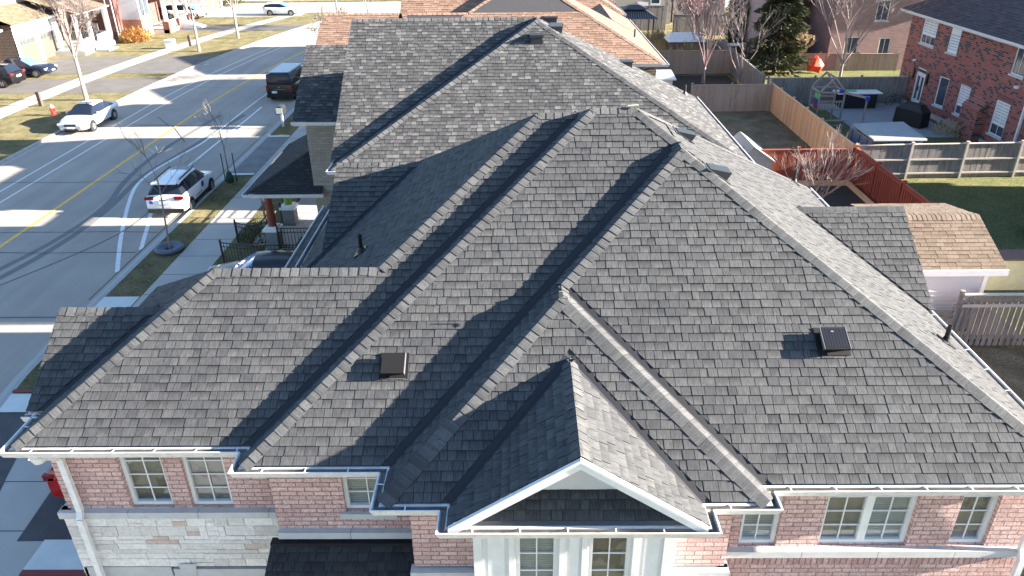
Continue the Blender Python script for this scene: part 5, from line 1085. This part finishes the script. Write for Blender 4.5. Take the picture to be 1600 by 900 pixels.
# ================================================================ street furniture
m=MB(); T=thing('fire_hydrant','red hydrant with a pale blue grey bonnet on the verge by the sedan','hydrant',(-31.45,49.85,GZ))
m.lathe((0,0,0),[(.17,0),(.17,.05),(.12,.07),(.12,.45),(.15,.47),(.15,.52)],12); 
m.tube((0,-.19,.38),(0,.19,.38),.06,.06,8,True); m.tube((-.02,0,.38),(.2,0,.38),.075,.075,8,True); m.build('barrel','hydrant_red',T,local=True)
m=MB(); m.lathe((0,0,.52),[(.15,0),(.14,.08),(.08,.15),(.04,.17),(.03,.22),(0,.22)],12); m.build('bonnet','hydrant_grey',T,local=True)
def post(loc,label,h=.95,w_=.11,mt='bark_dark',name='post'):
    m=MB(); m.prism([(-w_,-w_),(w_,-w_),(w_,w_),(-w_,w_)],0,h); m.prism([(-w_*1.15,-w_*1.15),(w_*1.15,-w_*1.15),(w_*.0+w_*1.15,w_*1.15),(-w_*1.15,w_*1.15)],h,h+.05); o=m.build(name,mt); o.location=loc; tag(o,label,name.replace('_',' ')); return o
post((-33.75,52.4,GZ),'short dark brown wooden post near the red hydrant'); post((-32.2,75.6,GZ),'dark brown post next to the small pale cabinet')
m=MB(); m.box(-.4,.4,-.3,.3,0,.75); m.hexa([(-.44,-.34,.75),(.44,-.34,.75),(.44,.34,.75),(-.44,.34,.75),(-.36,-.26,.84),(.36,-.26,.84),(.36,.26,.84),(-.36,.26,.84)]); o=m.build('utility_cabinet','mail_white'); o.location=(-33.6,74.4,GZ); tag(o,'low pale utility cabinet on the sunlit far verge','cabinet')
T=thing('mailbox','domed black and white mailbox on a post by the black van driveway','mailbox',(-15.0,46.6,GZ))
m=MB(); m.bar((0,0,0),(0,0,.95),.12,.12); m.build('post','mail_white',T,local=True)
m=MB(); m.lathe((0,-.35,1.12),[(0,0),(.24,0),(.24,.7),(0,.7)],14,'y'); m.box(-.24,.24,-.35,.35,.85,1.12); m.build('box','mail_black',T,local=True); m=MB(); m.box(-.2,.2,-.365,-.35,.9,1.25); m.build('door','mail_white',T,local=True)
m=MB(); m.lathe((-34.9,45.6,GZ),[(1.1,.0),(1.0,.12),(.4,.22),(0,.24)],18); o=m.build('mulch_mound','mulch'); tag(o,'round brown mulch mound in the grass at the left edge','mulch bed')
m=MB(); m.lathe((-21.4,92.8,GZ),[(.10,0),(.07,7.5),(0,7.5)],8); o=m.build('lamp_pole','chrome_grey'); tag(o,'slim grey pole rising behind the orange roof beyond the white hatchback','pole')
T=thing('handrail','white slatted railing of the steps at the left edge','railing',(-40,54.5,GZ)); m=MB()
for i in range(14): m.bar((-2.4+i*.2,0,0),(-2.4+i*.2,0,1.0+(.9-i*.065)),.05,.05)
m.bar((-2.5,0,1.95),(.3,0,1.05),.08,.08); m.build('rail','white_paint',T,local=True); m=MB(); m.hexa([(-2.6,-1.2,0),(.2,-1.2,0),(.2,-.2,0),(-2.6,-.2,0),(-2.6,-1.2,.9),(.2,-1.2,.15),(.2,-.2,.15),(-2.6,-.2,.9)]); m.build('steps','concrete',T,local=True)
# ================================================================ trees
def grow(mb,tips,p,d,L,r,depth,rr,spread,up,minr=.006,ratio=.72,nb=(2,3),sides=5):
    segs=3; q=Vector(p); dd=Vector(d).normalized()
    for i in range(segs):
        nd=(dd+Vector((rr.gauss(0,.10),rr.gauss(0,.10),rr.gauss(0,.06)+up*.06))).normalized(); q2=q+nd*L/segs; r2=max(minr,r*(1-.12*(i+1)/segs*2))
        mb.tube(q,q2,max(minr,r*(1-.12*i/segs*2)),r2,sides if r>.03 else 3)
        if depth>0 and i>0 and rr.random()<.75:
            ax=Vector((rr.gauss(0,1),rr.gauss(0,1),rr.gauss(0,.4))).normalized(); b=(nd+ax*spread).normalized(); b.z+=up*.2
            grow(mb,tips,q2,b,L*ratio*rr.uniform(.6,1),r2*.55,depth-1,rr,spread,up,minr,ratio,nb,sides)
        q=q2; dd=nd
    tips.append((q,dd))
    if depth>0:
        for k in range(rr.randint(*nb)):
            ax=Vector((rr.gauss(0,1),rr.gauss(0,1),rr.gauss(0,.5))).normalized(); b=(dd+ax*spread).normalized(); b.z+=up*.15
            grow(mb,tips,q,b,L*ratio*rr.uniform(.75,1.1),r2*.68,depth-1,rr,spread,up,minr,ratio,nb,sides)
def bare_tree(name,label,loc,h,tr,mt,seed,trunk=None,depth=4,spread=.75,up=.5,n0=5,crown_mt=None,lean=(0,0),minr=.010,ratio=.72,Lk=.30,group=None):
    rr=random.Random(seed); T=thing(name,label,'tree',loc,0,group); th=trunk if trunk is not None else h*.3
    m=MB(); top=Vector((lean[0],lean[1],th)); m.tube((0,0,-.05),top*.5,tr*1.25,tr*1.0,8); m.tube(top*.5,top,tr,tr*.85,8); m.build('trunk',mt,T,local=True)
    c=MB();tips=[]
    for k in range(n0):
        a=2*math.pi*k/n0+rr.uniform(-.4,.4); d=Vector((math.cos(a)*spread*.8,math.sin(a)*spread*.8,1)); grow(c,tips,top-Vector((0,0,rr.uniform(0,.3)*th*.5)),d,h*Lk,tr*.42,depth,rr,spread,up,minr,ratio)
    grow(c,tips,top,(0.05,0,1),h*Lk*1.15,tr*.75,depth,rr,spread*.8,up,minr,ratio)
    c.build('crown',crown_mt or mt,T,local=True); return T
bare_tree('bare_tree','leafless pale street tree between the hydrant and the tan garage',(-31.35,54.0,GZ),8.5,.13,'bark_pale',21,3.0,5,.62,.5,5,minr=.005,Lk=.25,ratio=.68)
bare_tree('bare_tree','leafless pale street tree in front of the dark red brick house',(-30.2,72.6,GZ),8.5,.13,'bark_pale',22,3.0,5,.62,.5,5,minr=.006,Lk=.25,ratio=.68)
bare_tree('bare_tree','leafless pale street tree behind the driveway, furthest up the left verge',(-28.9,79.8,GZ),8.0,.12,'bark_pale',23,3.0,3,.65,.45,5,minr=.011,Lk=.27,ratio=.72)
bare_tree('bare_tree','thin leafless sapling standing in the round grey ring',(-14.55,28.05,GZ),5.2,.035,'bark_grey',24,2.6,2,.7,.4,3,minr=.005,lean=(-.05,.5),Lk=.22)
bare_tree('bare_tree','leafless staked sapling wrapped in green at its base',(-14.85,36.3,GZ),4.2,.035,'bark_grey',25,2.0,2,.6,.5,3,minr=.005,Lk=.22)
bare_tree('bare_tree','leafless sapling whose twigs show beside the orange roof',(-15.0,61.0,GZ),5.5,.05,'bark_grey',26,2.2,3,.8,.3,4,minr=.012,Lk=.24)
bare_tree('bare_tree','big multi-stemmed pale pink bare tree beyond the cedar fence',(13.9,57.5,GZ),10.5,.12,'bark_pale',27,1.2,4,.40,.75,7,minr=.007,crown_mt='bark_pink',Lk=.32,ratio=.72)
bare_tree('bare_tree','smaller bare tree beside the conical evergreen',(16.0,55.2,GZ),6.5,.08,'bark_pale',28,.9,3,.55,.6,4,minr=.010,Lk=.34)
bare_tree('bare_tree','tall wide bare tree in front of the mauve brick house',(22.9,54.5,GZ),10.5,.11,'bark_pale',29,2.0,5,.62,.5,6,minr=.006,Lk=.30,ratio=.72)
bare_tree('bare_tree','dense reddish bare tree inside the red fenced corner',(12.0,29.4,GZ),4.3,.07,'twig_red',30,.5,3,.5,.5,9,crown_mt='bark_pale',minr=.0045,Lk=.34,ratio=.70)
bare_tree('bare_tree','hazy tan bare shrub tree by the red blanket',(21.2,60.0,GZ),4.5,.05,'twig_tan',31,.4,4,.5,.7,7,minr=.012,Lk=.27,ratio=.68)
bare_tree('bare_tree','red twigged bare tree behind the white shed roof',(15.3,66,GZ),8.0,.09,'twig_red',32,.8,4,.5,.7,6,minr=.016,Lk=.28)
bare_tree('bare_tree','leafless tree by the far intersection behind the orange ridge',(-16.5,86,GZ),6.5,.08,'bark_pale',33,1.5,4,.6,.5,5,minr=.014,Lk=.27)
bare_tree('bare_tree','leafless tree at the top by the pale garage',(-37.5,103,GZ),8,.1,'bark_pale',34,2,3,.7,.5,5,minr=.018,Lk=.27)
m=MB(); m.lathe((0,0,.0),[(.30,.02),(.42,.02),(.48,.10),(.44,.19),(.34,.19),(.28,.14),(.16,.12),(.14,.02)],28); o=m.build('tree_ring','rubber_ring',smooth=True); o.location=(-14.55,28.05,GZ); o.scale=(1.25,1.25,1); tag(o,'flat round grey watering ring around the thin sapling','tree ring')
m=MB(); m.lathe((0,0,0),[(.18,0),(.20,.25),(.12,.55),(.05,.60)],10); m.bar((.28,.15,0),(.30,.15,1.5),.04,.04); m.bar((-.28,.1,0),(-.26,.1,1.5),.04,.04); o=m.build('tree_guard','green_bag'); o.location=(-14.85,36.3,GZ); tag(o,'dark green watering bag and stakes at the foot of the second sapling','tree guard')
def evergreen(name,label,loc,h,r,mt,seed,n=2600,leaf=.22,shape=1.0,bare=.4):
    rr=random.Random(seed); T=thing(name,label,'tree',loc); m=MB(); m.tube((0,0,0),(0,0,h*.92),r*.07,r*.015,7); m.build('trunk','bark_dark',T,local=True); c=MB()
    for k in range(n):
        t=rr.random()**.8; z=bare+(h-bare)*t; tier=.80+.20*math.sin(z*5.2+rr.random()*.8); rad=r*((1-t)**shape)*tier*rr.uniform(.45,1.06)**.6 if shape<3 else r*(1-(2*t-1)**4)*rr.uniform(.6,1.05)
        a=rr.random()*2*math.pi; lob=1+.16*math.sin(a*5+z*2.1)+.1*math.sin(a*9-z*3); rad*=lob; p=Vector((math.cos(a)*rad,math.sin(a)*rad,z-rad*.12))
        out=Vector((math.cos(a),math.sin(a),rr.uniform(-.5,.25))).normalized(); s=Vector((-math.sin(a),math.cos(a),rr.uniform(-.4,.4))).normalized(); L=leaf*rr.uniform(.7,1.6); wd=leaf*rr.uniform(.25,.5)
        c.add([p-s*wd*.6-out*L*.3,p+out*L,p+s*wd*.6-out*L*.3],col=(rr.random(),0,0)); nn=out.cross(s); c.add([p-nn*wd*.5-out*L*.3,p+out*L*.9+s*wd*.3,p+nn*wd*.5-out*L*.3],col=(rr.random(),0,0))
    c.build('crown',mt,T,local=True); return T
evergreen('evergreen_tree','huge dark evergreen behind the grey fence at the top',(20.0,60.2,GZ),11.5,2.3,'evergreen',41,12000,.30,.62)
evergreen('cedar','slim bright green cedar left of the huge evergreen',(19.9,71.5,GZ),5.0,1.1,'cedar_green',42,2600,.22,3.5,.1)
def bush(name,label,cat,loc,r,h,mt,seed,n=900,leaf=.12,upright=.4):
    rr=random.Random(seed); c=MB()
    for k in range(n):
        a=rr.random()*2*math.pi; q=rr.random()**.5; z=h*rr.random()*(1-q*q*.5); p=Vector((math.cos(a)*q*r,math.sin(a)*q*r,z)); d=Vector((rr.gauss(0,1),rr.gauss(0,1),upright*3+rr.random())).normalized(); s=d.cross(Vector((rr.random(),rr.random(),.2))).normalized(); L=leaf*rr.uniform(.7,1.8)
        c.add([p-s*leaf*.25,p+s*leaf*.25,p+d*L])
    o=c.build(name,mt); o.location=loc; tag(o,label,cat); return o
bush('bush','orange brown dried bush at the corner of the white porch','bush',(-38.9,78.6,GZ),1.5,1.4,'bush_rust',51,1400,.2)
bush('bush','olive bush against the garage beyond the minivan','bush',(-38.5,106.5,GZ),1.6,1.6,'cedar_green',52,900,.2)
bush('bush','low dark bush under the railing of the iron porch','bush',(-11.0,29.0,GZ),.9,.8,'evergreen',53,700,.12); bush('bush','small grey bush against the foundation of the red brick house','bush',(25.2,43.6,GZ),.8,.9,'twig_tan',54,500,.12)
# tall dry ornamental grass: nobody could count it
rr=random.Random(61); c=MB()
for k in range(7000):
    x=rr.uniform(9.0,15.2); y=rr.uniform(61.5,73); p=Vector((x,y,GZ)); h=rr.uniform(.9,1.9)*(.75+.25*math.sin(x*2.1)*math.cos(y*1.3)); l=Vector((rr.gauss(0,.25),rr.gauss(0,.25),h)); s=Vector((rr.uniform(-1,1),rr.uniform(-1,1),0)).normalized()*.035
    c.add([p-s,p+s,p+l+s*.5,p+l-s*.5])
o=c.build('dry_grass','dry_grass'); o['kind']='stuff'; tag(o,'tall straw coloured dry grass bank beyond the orange roof','grass')
# ================================================================ fences
def fence(label,a,b,h,mt,step=2.4,style='solid',base=GZ,group=None,rail_mt=None,post_mt=None,face=1,seed=1,top='cap',lattice=False):
    """fence from a to b; the boards face the side given by 'face' (+1: left of a->b)"""
    a=Vector((*a,base));b=Vector((*b,base)); L=(b-a).length; d=(b-a).normalized(); n=Vector((-d.y,d.x,0))*face; T=thing('wooden_fence',label,'fence',(a+b)/2,0,group); rr=random.Random(seed)
    k=max(1,round(L/step)); st=L/k; rail_mt=rail_mt or mt
    for i in range(k+1):
        m=MB(); c=a+d*(i*st)-n*.05; m.fb(c-d*.05,d,n,0,.10,-.05,.05,-.0,h+.10,col=(rr.random(),0,0)); m.fb(c-d*.07,d,n,0,.14,-.07,.07,h+.10,h+.14,col=(rr.random(),0,0)); m.build('post',post_mt or mt,T)
    for i in range(k):
        m=MB(); o=a+d*(i*st+.05); u=0; W_=st-.1; hh=h-(.28 if lattice else 0)
        bwd=.14
        nb=int(W_/(bwd if style=='solid' else .19)); bw=W_/nb
        for j in range(nb):
            if style=='solid': m.fb(o,d,n,j*bw+.002,(j+1)*bw-.002,-.01+rr.uniform(0,.006),.012+rr.uniform(0,.006),.04,hh,col=(rr.random(),0,0))
            else:
                m.fb(o,d,n,j*bw,j*bw+.13,.01,.03,.04,hh,col=(rr.random(),0,0))
                m.fb(o,d,n,j*bw+bw*.5,j*bw+bw*.5+.13,-.10,-.08,.04,hh,col=(rr.random(),0,0))
        if lattice:
            q=0
            while q<W_-.05: m.bar(o+d*q+Vector((0,0,hh+.02)),o+d*min(W_,q+.24)+Vector((0,0,h-.02)),.012,.03); m.bar(o+d*min(W_,q+.24)+Vector((0,0,hh+.02))+n*.013,o+d*q+Vector((0,0,h-.02))+n*.013,.012,.03); q+=.08
        m.build('board_panel',mt,T)
        m=MB(); 
        m.fb(o,d,n,-.0,W_,-.07,.05,h-.0,h+.04,col=(.9,0,0))
        for z in ((.25,h*.55) if not lattice else (.25,hh)): m.fb(o,d,n,0,W_,-.08,-.035,z,z+.07,col=(.7,0,0))
        if style=='alt': m.fb(o,d,n,0,W_,.03,.06,hh-.12,hh-.02,col=(.8,0,0))
        m.build('rail',rail_mt,T)
    return T
fence('honey cedar fence running away along the grey shed yard',(16.45,50.0),(16.45,35.75),1.75,'wood_cedar',2.35,face=-1,seed=1)
fence('weathered brown fence crossing behind the bare back lawn',(11.2,49.1),(16.35,49.1),1.75,'wood_brown',2.6,face=-1,seed=2)
fence('dark red fence slanting along the mulch bed beside the green lawn',(16.40,35.6),(16.40,25.4),1.75,'wood_red',2.35,'alt',face=-1,seed=3,rail_mt='wood_red')
fence('dark red cross fence behind the red fenced corner tree',(8.2,35.5),(16.3,35.5),1.7,'wood_red',2.6,'solid',face=-1,seed=4)
fence('bluish weathered fence with pale rails and posts in front of the brick house',(16.6,35.95),(27.5,36.25),1.75,'wood_grey',2.75,face=1,seed=5,rail_mt='rail_pale',post_mt='rail_pale')
fence('grey fence behind the playset and bar counter',(16.7,51.0),(26.0,51.0),1.75,'wood_grey',2.75,face=-1,seed=6,rail_mt='rail_pale')
fence('grey board on board fence with lattice top at the lower right',(13.6,20.35),(22,20.35),1.85,'wood_grey',2.7,'alt',face=-1,seed=7,lattice=True,rail_mt='rail_pale')
fence('short grey fence section with lattice beside the gate post',(9.0,20.15),(13.4,20.15),1.45,'wood_grey',2.7,'solid',face=-1,seed=8,lattice=True)
fence('grey shaded fence running back beside the smaller bare tree',(16.9,66),(16.5,51.5),1.8,'wood_grey',2.6,face=-1,seed=9)
fence('brown grey fence between the bare tree and the dry grass',(9.3,60.6),(16.8,60.6),1.8,'wood_brown',2.6,face=-1,seed=10)
fence('tall grey fence behind the black gazebo',(7.5,82),(15.2,82),2.4,'wood_grey',2.8,face=-1,seed=11)
fence('pale grey fence behind the slim green cedar',(15.4,78.5),(24.5,78.5),2.0,'wood_grey',2.8,face=-1,seed=12)
fence('white railed fence behind the tan shrub tree',(21.0,61.8),(30,61.2),1.3,'wood_brown',2.8,face=-1,seed=13)
# ================================================================ yards on the right
# playset
T=thing('playset','wooden playset with an open gable frame, slat deck and coloured side panel','playset',(18.9,46.3,GZ)); m=MB()
for x in (-.75,.75):
    for y in (-.7,.7): m.bar((x,y,0),(x,y,2.1),.09,.09)
    m.bar((x,-.7,2.05),(x,.7,2.05),.09,.09); m.bar((x,-.75,2.1),(0,-.75,2.95),.07,.1); m.bar((x,.75,2.1),(0,.75,2.95),.07,.1)
for y in (-.7,.7): m.bar((-.75,y,2.05),(.75,y,2.05),.09,.09); m.bar((-.75,y,1.5),(.75,y,1.5),.05,.1)
m.bar((0,-.8,2.95),(0,.8,2.95),.07,.1); m.build('frame','play_wood',T,local=True)
m=MB()
for i in range(8): m.bar((-.72+i*.2,-.72,1.0),(-.72+i*.2,.72,1.0),.16,.04)
m.build('deck','play_wood',T,local=True); m=MB()
for i in range(9): m.bar((-.7+i*.17,-.75,1.0),(-.7+i*.17,-.75,1.55),.05,.03)
m.build('slat_railing','play_wood',T,local=True)
m=MB(); m.box(-.82,-.78,-.7,-.1,1.05,1.35); m.build('side_panel','play_red',T,local=True); m=MB(); m.box(-.82,-.78,-.7,-.1,1.35,1.65); m.build('side_panel','play_blue',T,local=True); m=MB(); m.box(-.82,-.78,-.7,-.1,1.65,1.95); m.build('side_panel','play_green',T,local=True)
m=MB(); m.bar((.5,-.75,2.1),(1.7,-1.7,1.95),.1,.12); m.bar((1.7,-1.7,1.95),(1.7,-1.7,0),.08,.08); m.build('swing_beam','play_wood',T,local=True)
m=MB(); m.box(1.6,1.8,-1.85,-1.6,1.8,2.05); m.box(.4,.6,-.9,-.68,2.05,2.25); m.build('bracket','play_blue',T,local=True)
m=MB()
for x,y in ((-.7,-1.3),(.7,-1.3)): m.bar((x,y,.0),(x,y,.5),.08,.08)
m.bar((-.9,-1.3,.5),(.9,-1.3,.5),.25,.06); m.bar((-.9,-1.0,.1),(.9,-1.0,.1),.1,.1); m.build('bench','play_wood',T,local=True)
# bar counter
T=thing('bar_counter','black outdoor counter with a white top in front of the grey fence','counter',(22.3,49.9,GZ)); m=MB(); m.box(-1.2,1.2,-.4,.4,0,1.02); m.build('cabinet','black_cover',T,local=True); m=MB(); m.box(-1.45,1.45,-.55,.5,1.02,1.08); m.build('counter_top','table_white',T,local=True)
m=MB(); m.box(-.8,-.1,-.1,.15,1.08,1.14); m.box(-1.1,-.9,-.2,.1,1.08,1.2); m.build('tray','play_green',T,local=True)
m=MB()
for q in (-.7,0,.7): m.box(q-.02,q+.02,-.42,-.4,.1,.95)
m.build('door_trim','dark_metal',T,local=True)
# covered barbecue
m=MB(); P=[(0,.95),(.75,.9),(.8,.4),(.82,0)]
m.hexa([(-.85,-.38,0),(.85,-.38,0),(.85,.38,0),(-.85,.38,0),(-.82,-.36,.85),(.82,-.36,.85),(.82,.36,.85),(-.82,.36,.85)]); m.hexa([(-.82,-.36,.85),(.82,-.36,.85),(.82,.36,.85),(-.82,.36,.85),(-.45,-.2,1.2),(.45,-.2,1.2),(.45,.25,1.2),(-.45,.25,1.2)])
o=m.build('covered_barbecue','black_cover',merge=True); o.modifiers.new('bevel','BEVEL').width=.08; o.modifiers['bevel'].segments=3; o.location=(24.0,45.6,GZ+.05); o.rotation_euler.z=R(-62); o.scale=(1.15,1.15,1.1); tag(o,'barbecue under a black cover in front of the white patio door','barbecue')
# bicycle against the brick
T=thing('bicycle','small bicycle leaning by the corner of the red brick house','bicycle',(25.2,50.3,GZ+.05)); 
for x in (-.45,.5):
    m=MB(); 
    for i in range(16): t0=2*math.pi*i/16;t1=2*math.pi*(i+1)/16; m.tube((x+.3*math.cos(t0),0,.3+.3*math.sin(t0)),(x+.3*math.cos(t1),0,.3+.3*math.sin(t1)),.02,.02,4)
    m.build('wheel','tyre',T,local=True)
m=MB(); 
for a,b in (((-.45,0,.3),(-.1,0,.32)),((-.1,0,.32),(.35,0,.62)),((-.2,0,.66),(.35,0,.64)),((-.2,0,.72),(-.1,0,.32)),((-.45,0,.3),(-.2,0,.66)),((.35,0,.75),(.5,0,.3)),((.35,-.2,.78),(.35,.2,.78))): m.tube(a,b,.018,.018,5)
m.build('frame','dark_metal',T,local=True); m=MB(); m.box(-.3,-.1,-.05,.05,.72,.76); m.build('saddle','black_plastic',T,local=True)
# sheds
T=thing('garden_shed','blue grey shed with a flat panelled roof beside the cedar fence','shed',(19,37.6,0)); m=MB(); m.box(17.5,20.0,36.4,39.2,GZ,1.95); m.build('wall','shed_blue',T)
m=MB(); m.hexa([(17.25,35.75,2.15),(20.15,36.3,1.98),(20.4,39.5,1.98),(17.35,38.6,2.15),(17.25,35.75,2.23),(20.15,36.3,2.06),(20.4,39.5,2.06),(17.35,38.6,2.23)]); rf=m.build('roof','shed_roof_panel',T); m=MB()
for y in (36.9,37.8,38.7): m.box(17.48,17.5,y,y+.05,.15,1.9)
m.box(18.3,18.35,36.38,36.4,.15,1.9); m.box(19.1,19.15,36.38,36.4,.15,1.9); m.build('trim','dark_metal',T)
T=thing('garden_shed','white sided shed with a brown shingled roof by the dark red fence','shed',(14,22,0))
pf=facing('f',20.95,.42,2.45);pb=facing('b',24.9,.42,2.45); s=MB();b_=MB();cp=MB(); ym=(20.95+24.9)/2
pf2=facing('f',21.2,.62,2.40)
shingles(s,pf2,[[(11.6,21.2),(15.35,21.2),(15.1,23.0),(11.6,23.0)]],seed=601,expo=.15,tabs=(.22,.4),base=b_,tonefn=lambda a,b,c:.2+.6*a)
pb2=Plane(0,-.15,pf2.z(0,23.0)+.15*23.0); shingles(s,pb2,[[(15.1,23.0),(14.9,24.7),(11.6,24.7),(11.6,23.0)]],seed=602,expo=.15,tabs=(.22,.4),base=b_)
r_=s.build('roof','shingle_tan',T); b_.build('roof_felt','felt',r_); caps(cp,(11.6,23.0,pf2.z(0,23)),(15.1,23.0,pf2.z(0,23)),pf2,pb2,expo=.16,wd=.2); cp.build('ridge_cap','shingle_tan',r_)
m=MB()
for i in range(14): z=GZ+.05+i*.155; m.hexa([(11.8,21.32,z),(14.75,21.32,z),(14.75,24.5,z),(11.8,24.5,z),(11.8,21.35,z+.15),(14.75,21.35,z+.15),(14.75,24.5,z+.15),(11.8,24.5,z+.15)])
m.build('siding','siding_white',T); m=MB(); m.box(14.70,14.82,21.25,21.37,GZ,2.3); m.box(11.6,15.35,21.14,21.2,2.22,2.42); m.box(11.8,14.9,21.2,21.5,2.2,2.25); m.build('trim','white_trim',T)
m=MB(); m.box(16.6,19.8,24.1,24.7,GZ,1.35); T=thing('garden_shed','narrow cream garden locker with a thin reddish lid at the right edge','shed',(17,24,0)); m.build('wall','siding_beige',T); m=MB(); m.box(16.5,19.9,24.0,24.8,1.35,1.42); m.build('roof','lid_brown',T)
T=thing('garden_shed','low grey gabled shed just past the mottled roof edge on the bare lawn','shed',(11.3,37,0)); m=MB(); m.box(10.5,12.2,34.95,37.4,GZ,1.5); m.add([(10.5,34.95,1.5),(12.2,34.95,1.5),(11.2,34.95,2.15)]); m.build('wall','siding_beige_grey',T)
m=MB(); m.add([(10.35,34.85,1.45),(11.2,34.85,2.2),(11.2,37.5,2.2),(10.35,37.5,1.45)]); m.add([(11.2,34.85,2.2),(12.35,34.85,1.42),(12.35,37.5,1.42),(11.2,37.5,2.2)]); ro=m.build('roof','shed_roof_panel',T); md=ro.modifiers.new('thick','SOLIDIFY'); md.thickness=.05
T=thing('garden_shed','white shed roof glimpsed through the big bare tree','shed',(14,68,0)); m=MB(); m.box(12.8,15.6,66,68,GZ,1.7); m.build('wall','brick_mauve',T); m=MB(); m.hexa([(12.6,65.8,1.7),(15.8,65.8,1.7),(15.8,68.2,1.7),(12.6,68.2,1.7),(12.9,66.9,2.3),(15.5,66.9,2.3),(15.5,67.1,2.3),(12.9,67.1,2.3)]); m.build('roof','table_white',T)
T=thing('garden_shed','small white lean-to roof behind the orange eave corner','shed',(9.6,52.5,0)); m=MB(); m.box(8.4,10.4,51.6,53.3,GZ,1.7); m.build('wall','siding_white',T); m=MB(); m.hexa([(8.2,51.4,1.7),(10.6,51.4,1.7),(10.6,53.5,1.9),(8.2,53.5,1.9),(8.2,51.4,1.78),(10.6,51.4,1.78),(10.6,53.5,1.98),(8.2,53.5,1.98)]); m.build('roof','siding_white',T)
# gazebo
T=thing('gazebo','black metal roofed gazebo in front of the tall grey fence','gazebo',(11.2,77,GZ)); m=MB()
for x in (-1.7,1.7):
    for y in (-1.4,1.4): m.bar((x,y,0),(x,y,2.1),.12,.12)
m.build('frame','gazebo_metal',T,local=True)
def pyr(a,b,z0,c,d,z1,mb): mb.hexa([(-a,-b,z0),(a,-b,z0),(a,b,z0),(-a,b,z0),(-c,-d,z1),(c,-d,z1),(c,d,z1),(-c,d,z1)])
m=MB(); pyr(2.1,1.8,2.1,1.0,.7,2.75,m); pyr(1.2,.9,2.85,.4,.3,3.2,m); rf=m.build('roof','gazebo_metal',T,local=True); m=MB()
for i in range(-9,10): x=i*.22; t=max(0,(abs(x)-1.0)/1.1); m.bar((x,-1.82,2.11),(max(-1,min(1,x)) if t==0 else x,-1.82+1.1*(1-t),2.11+.65*(1-t)+.01),.03,.03)
m.build('roof_seam','chrome_grey',rf,local=True)
# patio clutter
m=MB(); rr=random.Random(3)
ok=[]
m.lathe((0,0,0),[(0,0),(.4,.08),(.62,.45),(.50,.85),(.2,1.05),(0,1.1)],7); m.v=[v+Vector((math.sin(v.z*9+v.x*7)*.16,math.cos(v.x*8+v.z*5)*.12,math.sin(v.y*9+v.x*5)*.13)) for v in m.v]
o=m.build('red_cover','bright_red'); o.location=(23.3,60.6,GZ+.1); o.scale=(1.0,.55,1.1); tag(o,'bright red covered garden ornament beside the tan shrub','ornament')
for i,(x,y,l) in enumerate(((22.0,72,'white patio table glimpsed left of the huge evergreen'),)):
    T=thing('patio_table',l,'table',(19.6,69.2,GZ)); m=MB(); m.box(-.9,.9,-.6,.6,.7,.76); m.build('table_top','table_white',T,local=True); m=MB()
    for a in (-.8,.8):
        for b in (-.5,.5): m.bar((a,b,0),(a,b,.7),.05,.05)
    m.build('leg','dark_metal',T,local=True)
T=thing('trampoline','dark round trampoline at the right edge of the green lawn','trampoline',(22.4,28.6,GZ)); m=MB(); m.lathe((0,0,0),[(0,.42),(1.15,.42),(1.15,.45),(0,.45)],24); m.build('mat','black_cover',T,local=True); m=MB(); m.lathe((0,0,0),[(1.15,.40),(1.35,.38),(1.35,.46),(1.15,.47)],24); 
m.build('pad','play_blue_grey',T,local=True); m=MB()
for i in range(6): t=i*math.pi/3; m.bar((1.25*math.cos(t),1.25*math.sin(t),0),(1.25*math.cos(t),1.25*math.sin(t),.4),.05,.05)
m.build('leg','dark_metal',T,local=True)
T=thing('raised_bed','timber edged planting bed along the dark red fence','planter',(14,31,GZ)); m=MB(); m.bar((16.1,35.1,.25),(16.1,29.5,.25),.08,.25); m.bar((10.5,35.1,.25),(16.1,35.1,.25),.08,.25); m.build('edging','wood_cedar',T)

# things of one kind share a group
GR={'tree':'leafless trees','car':'parked cars','fence':'wooden back yard fences','shed':'garden sheds','house':'houses of the neighbourhood'}
for o in list(bpy.data.objects):
    if o.parent is None and 'category' in o and o['category'] in GR and 'group' not in o and o.name.split('.')[0] not in ('evergreen_tree','cedar'): o['group']=GR[o['category']]
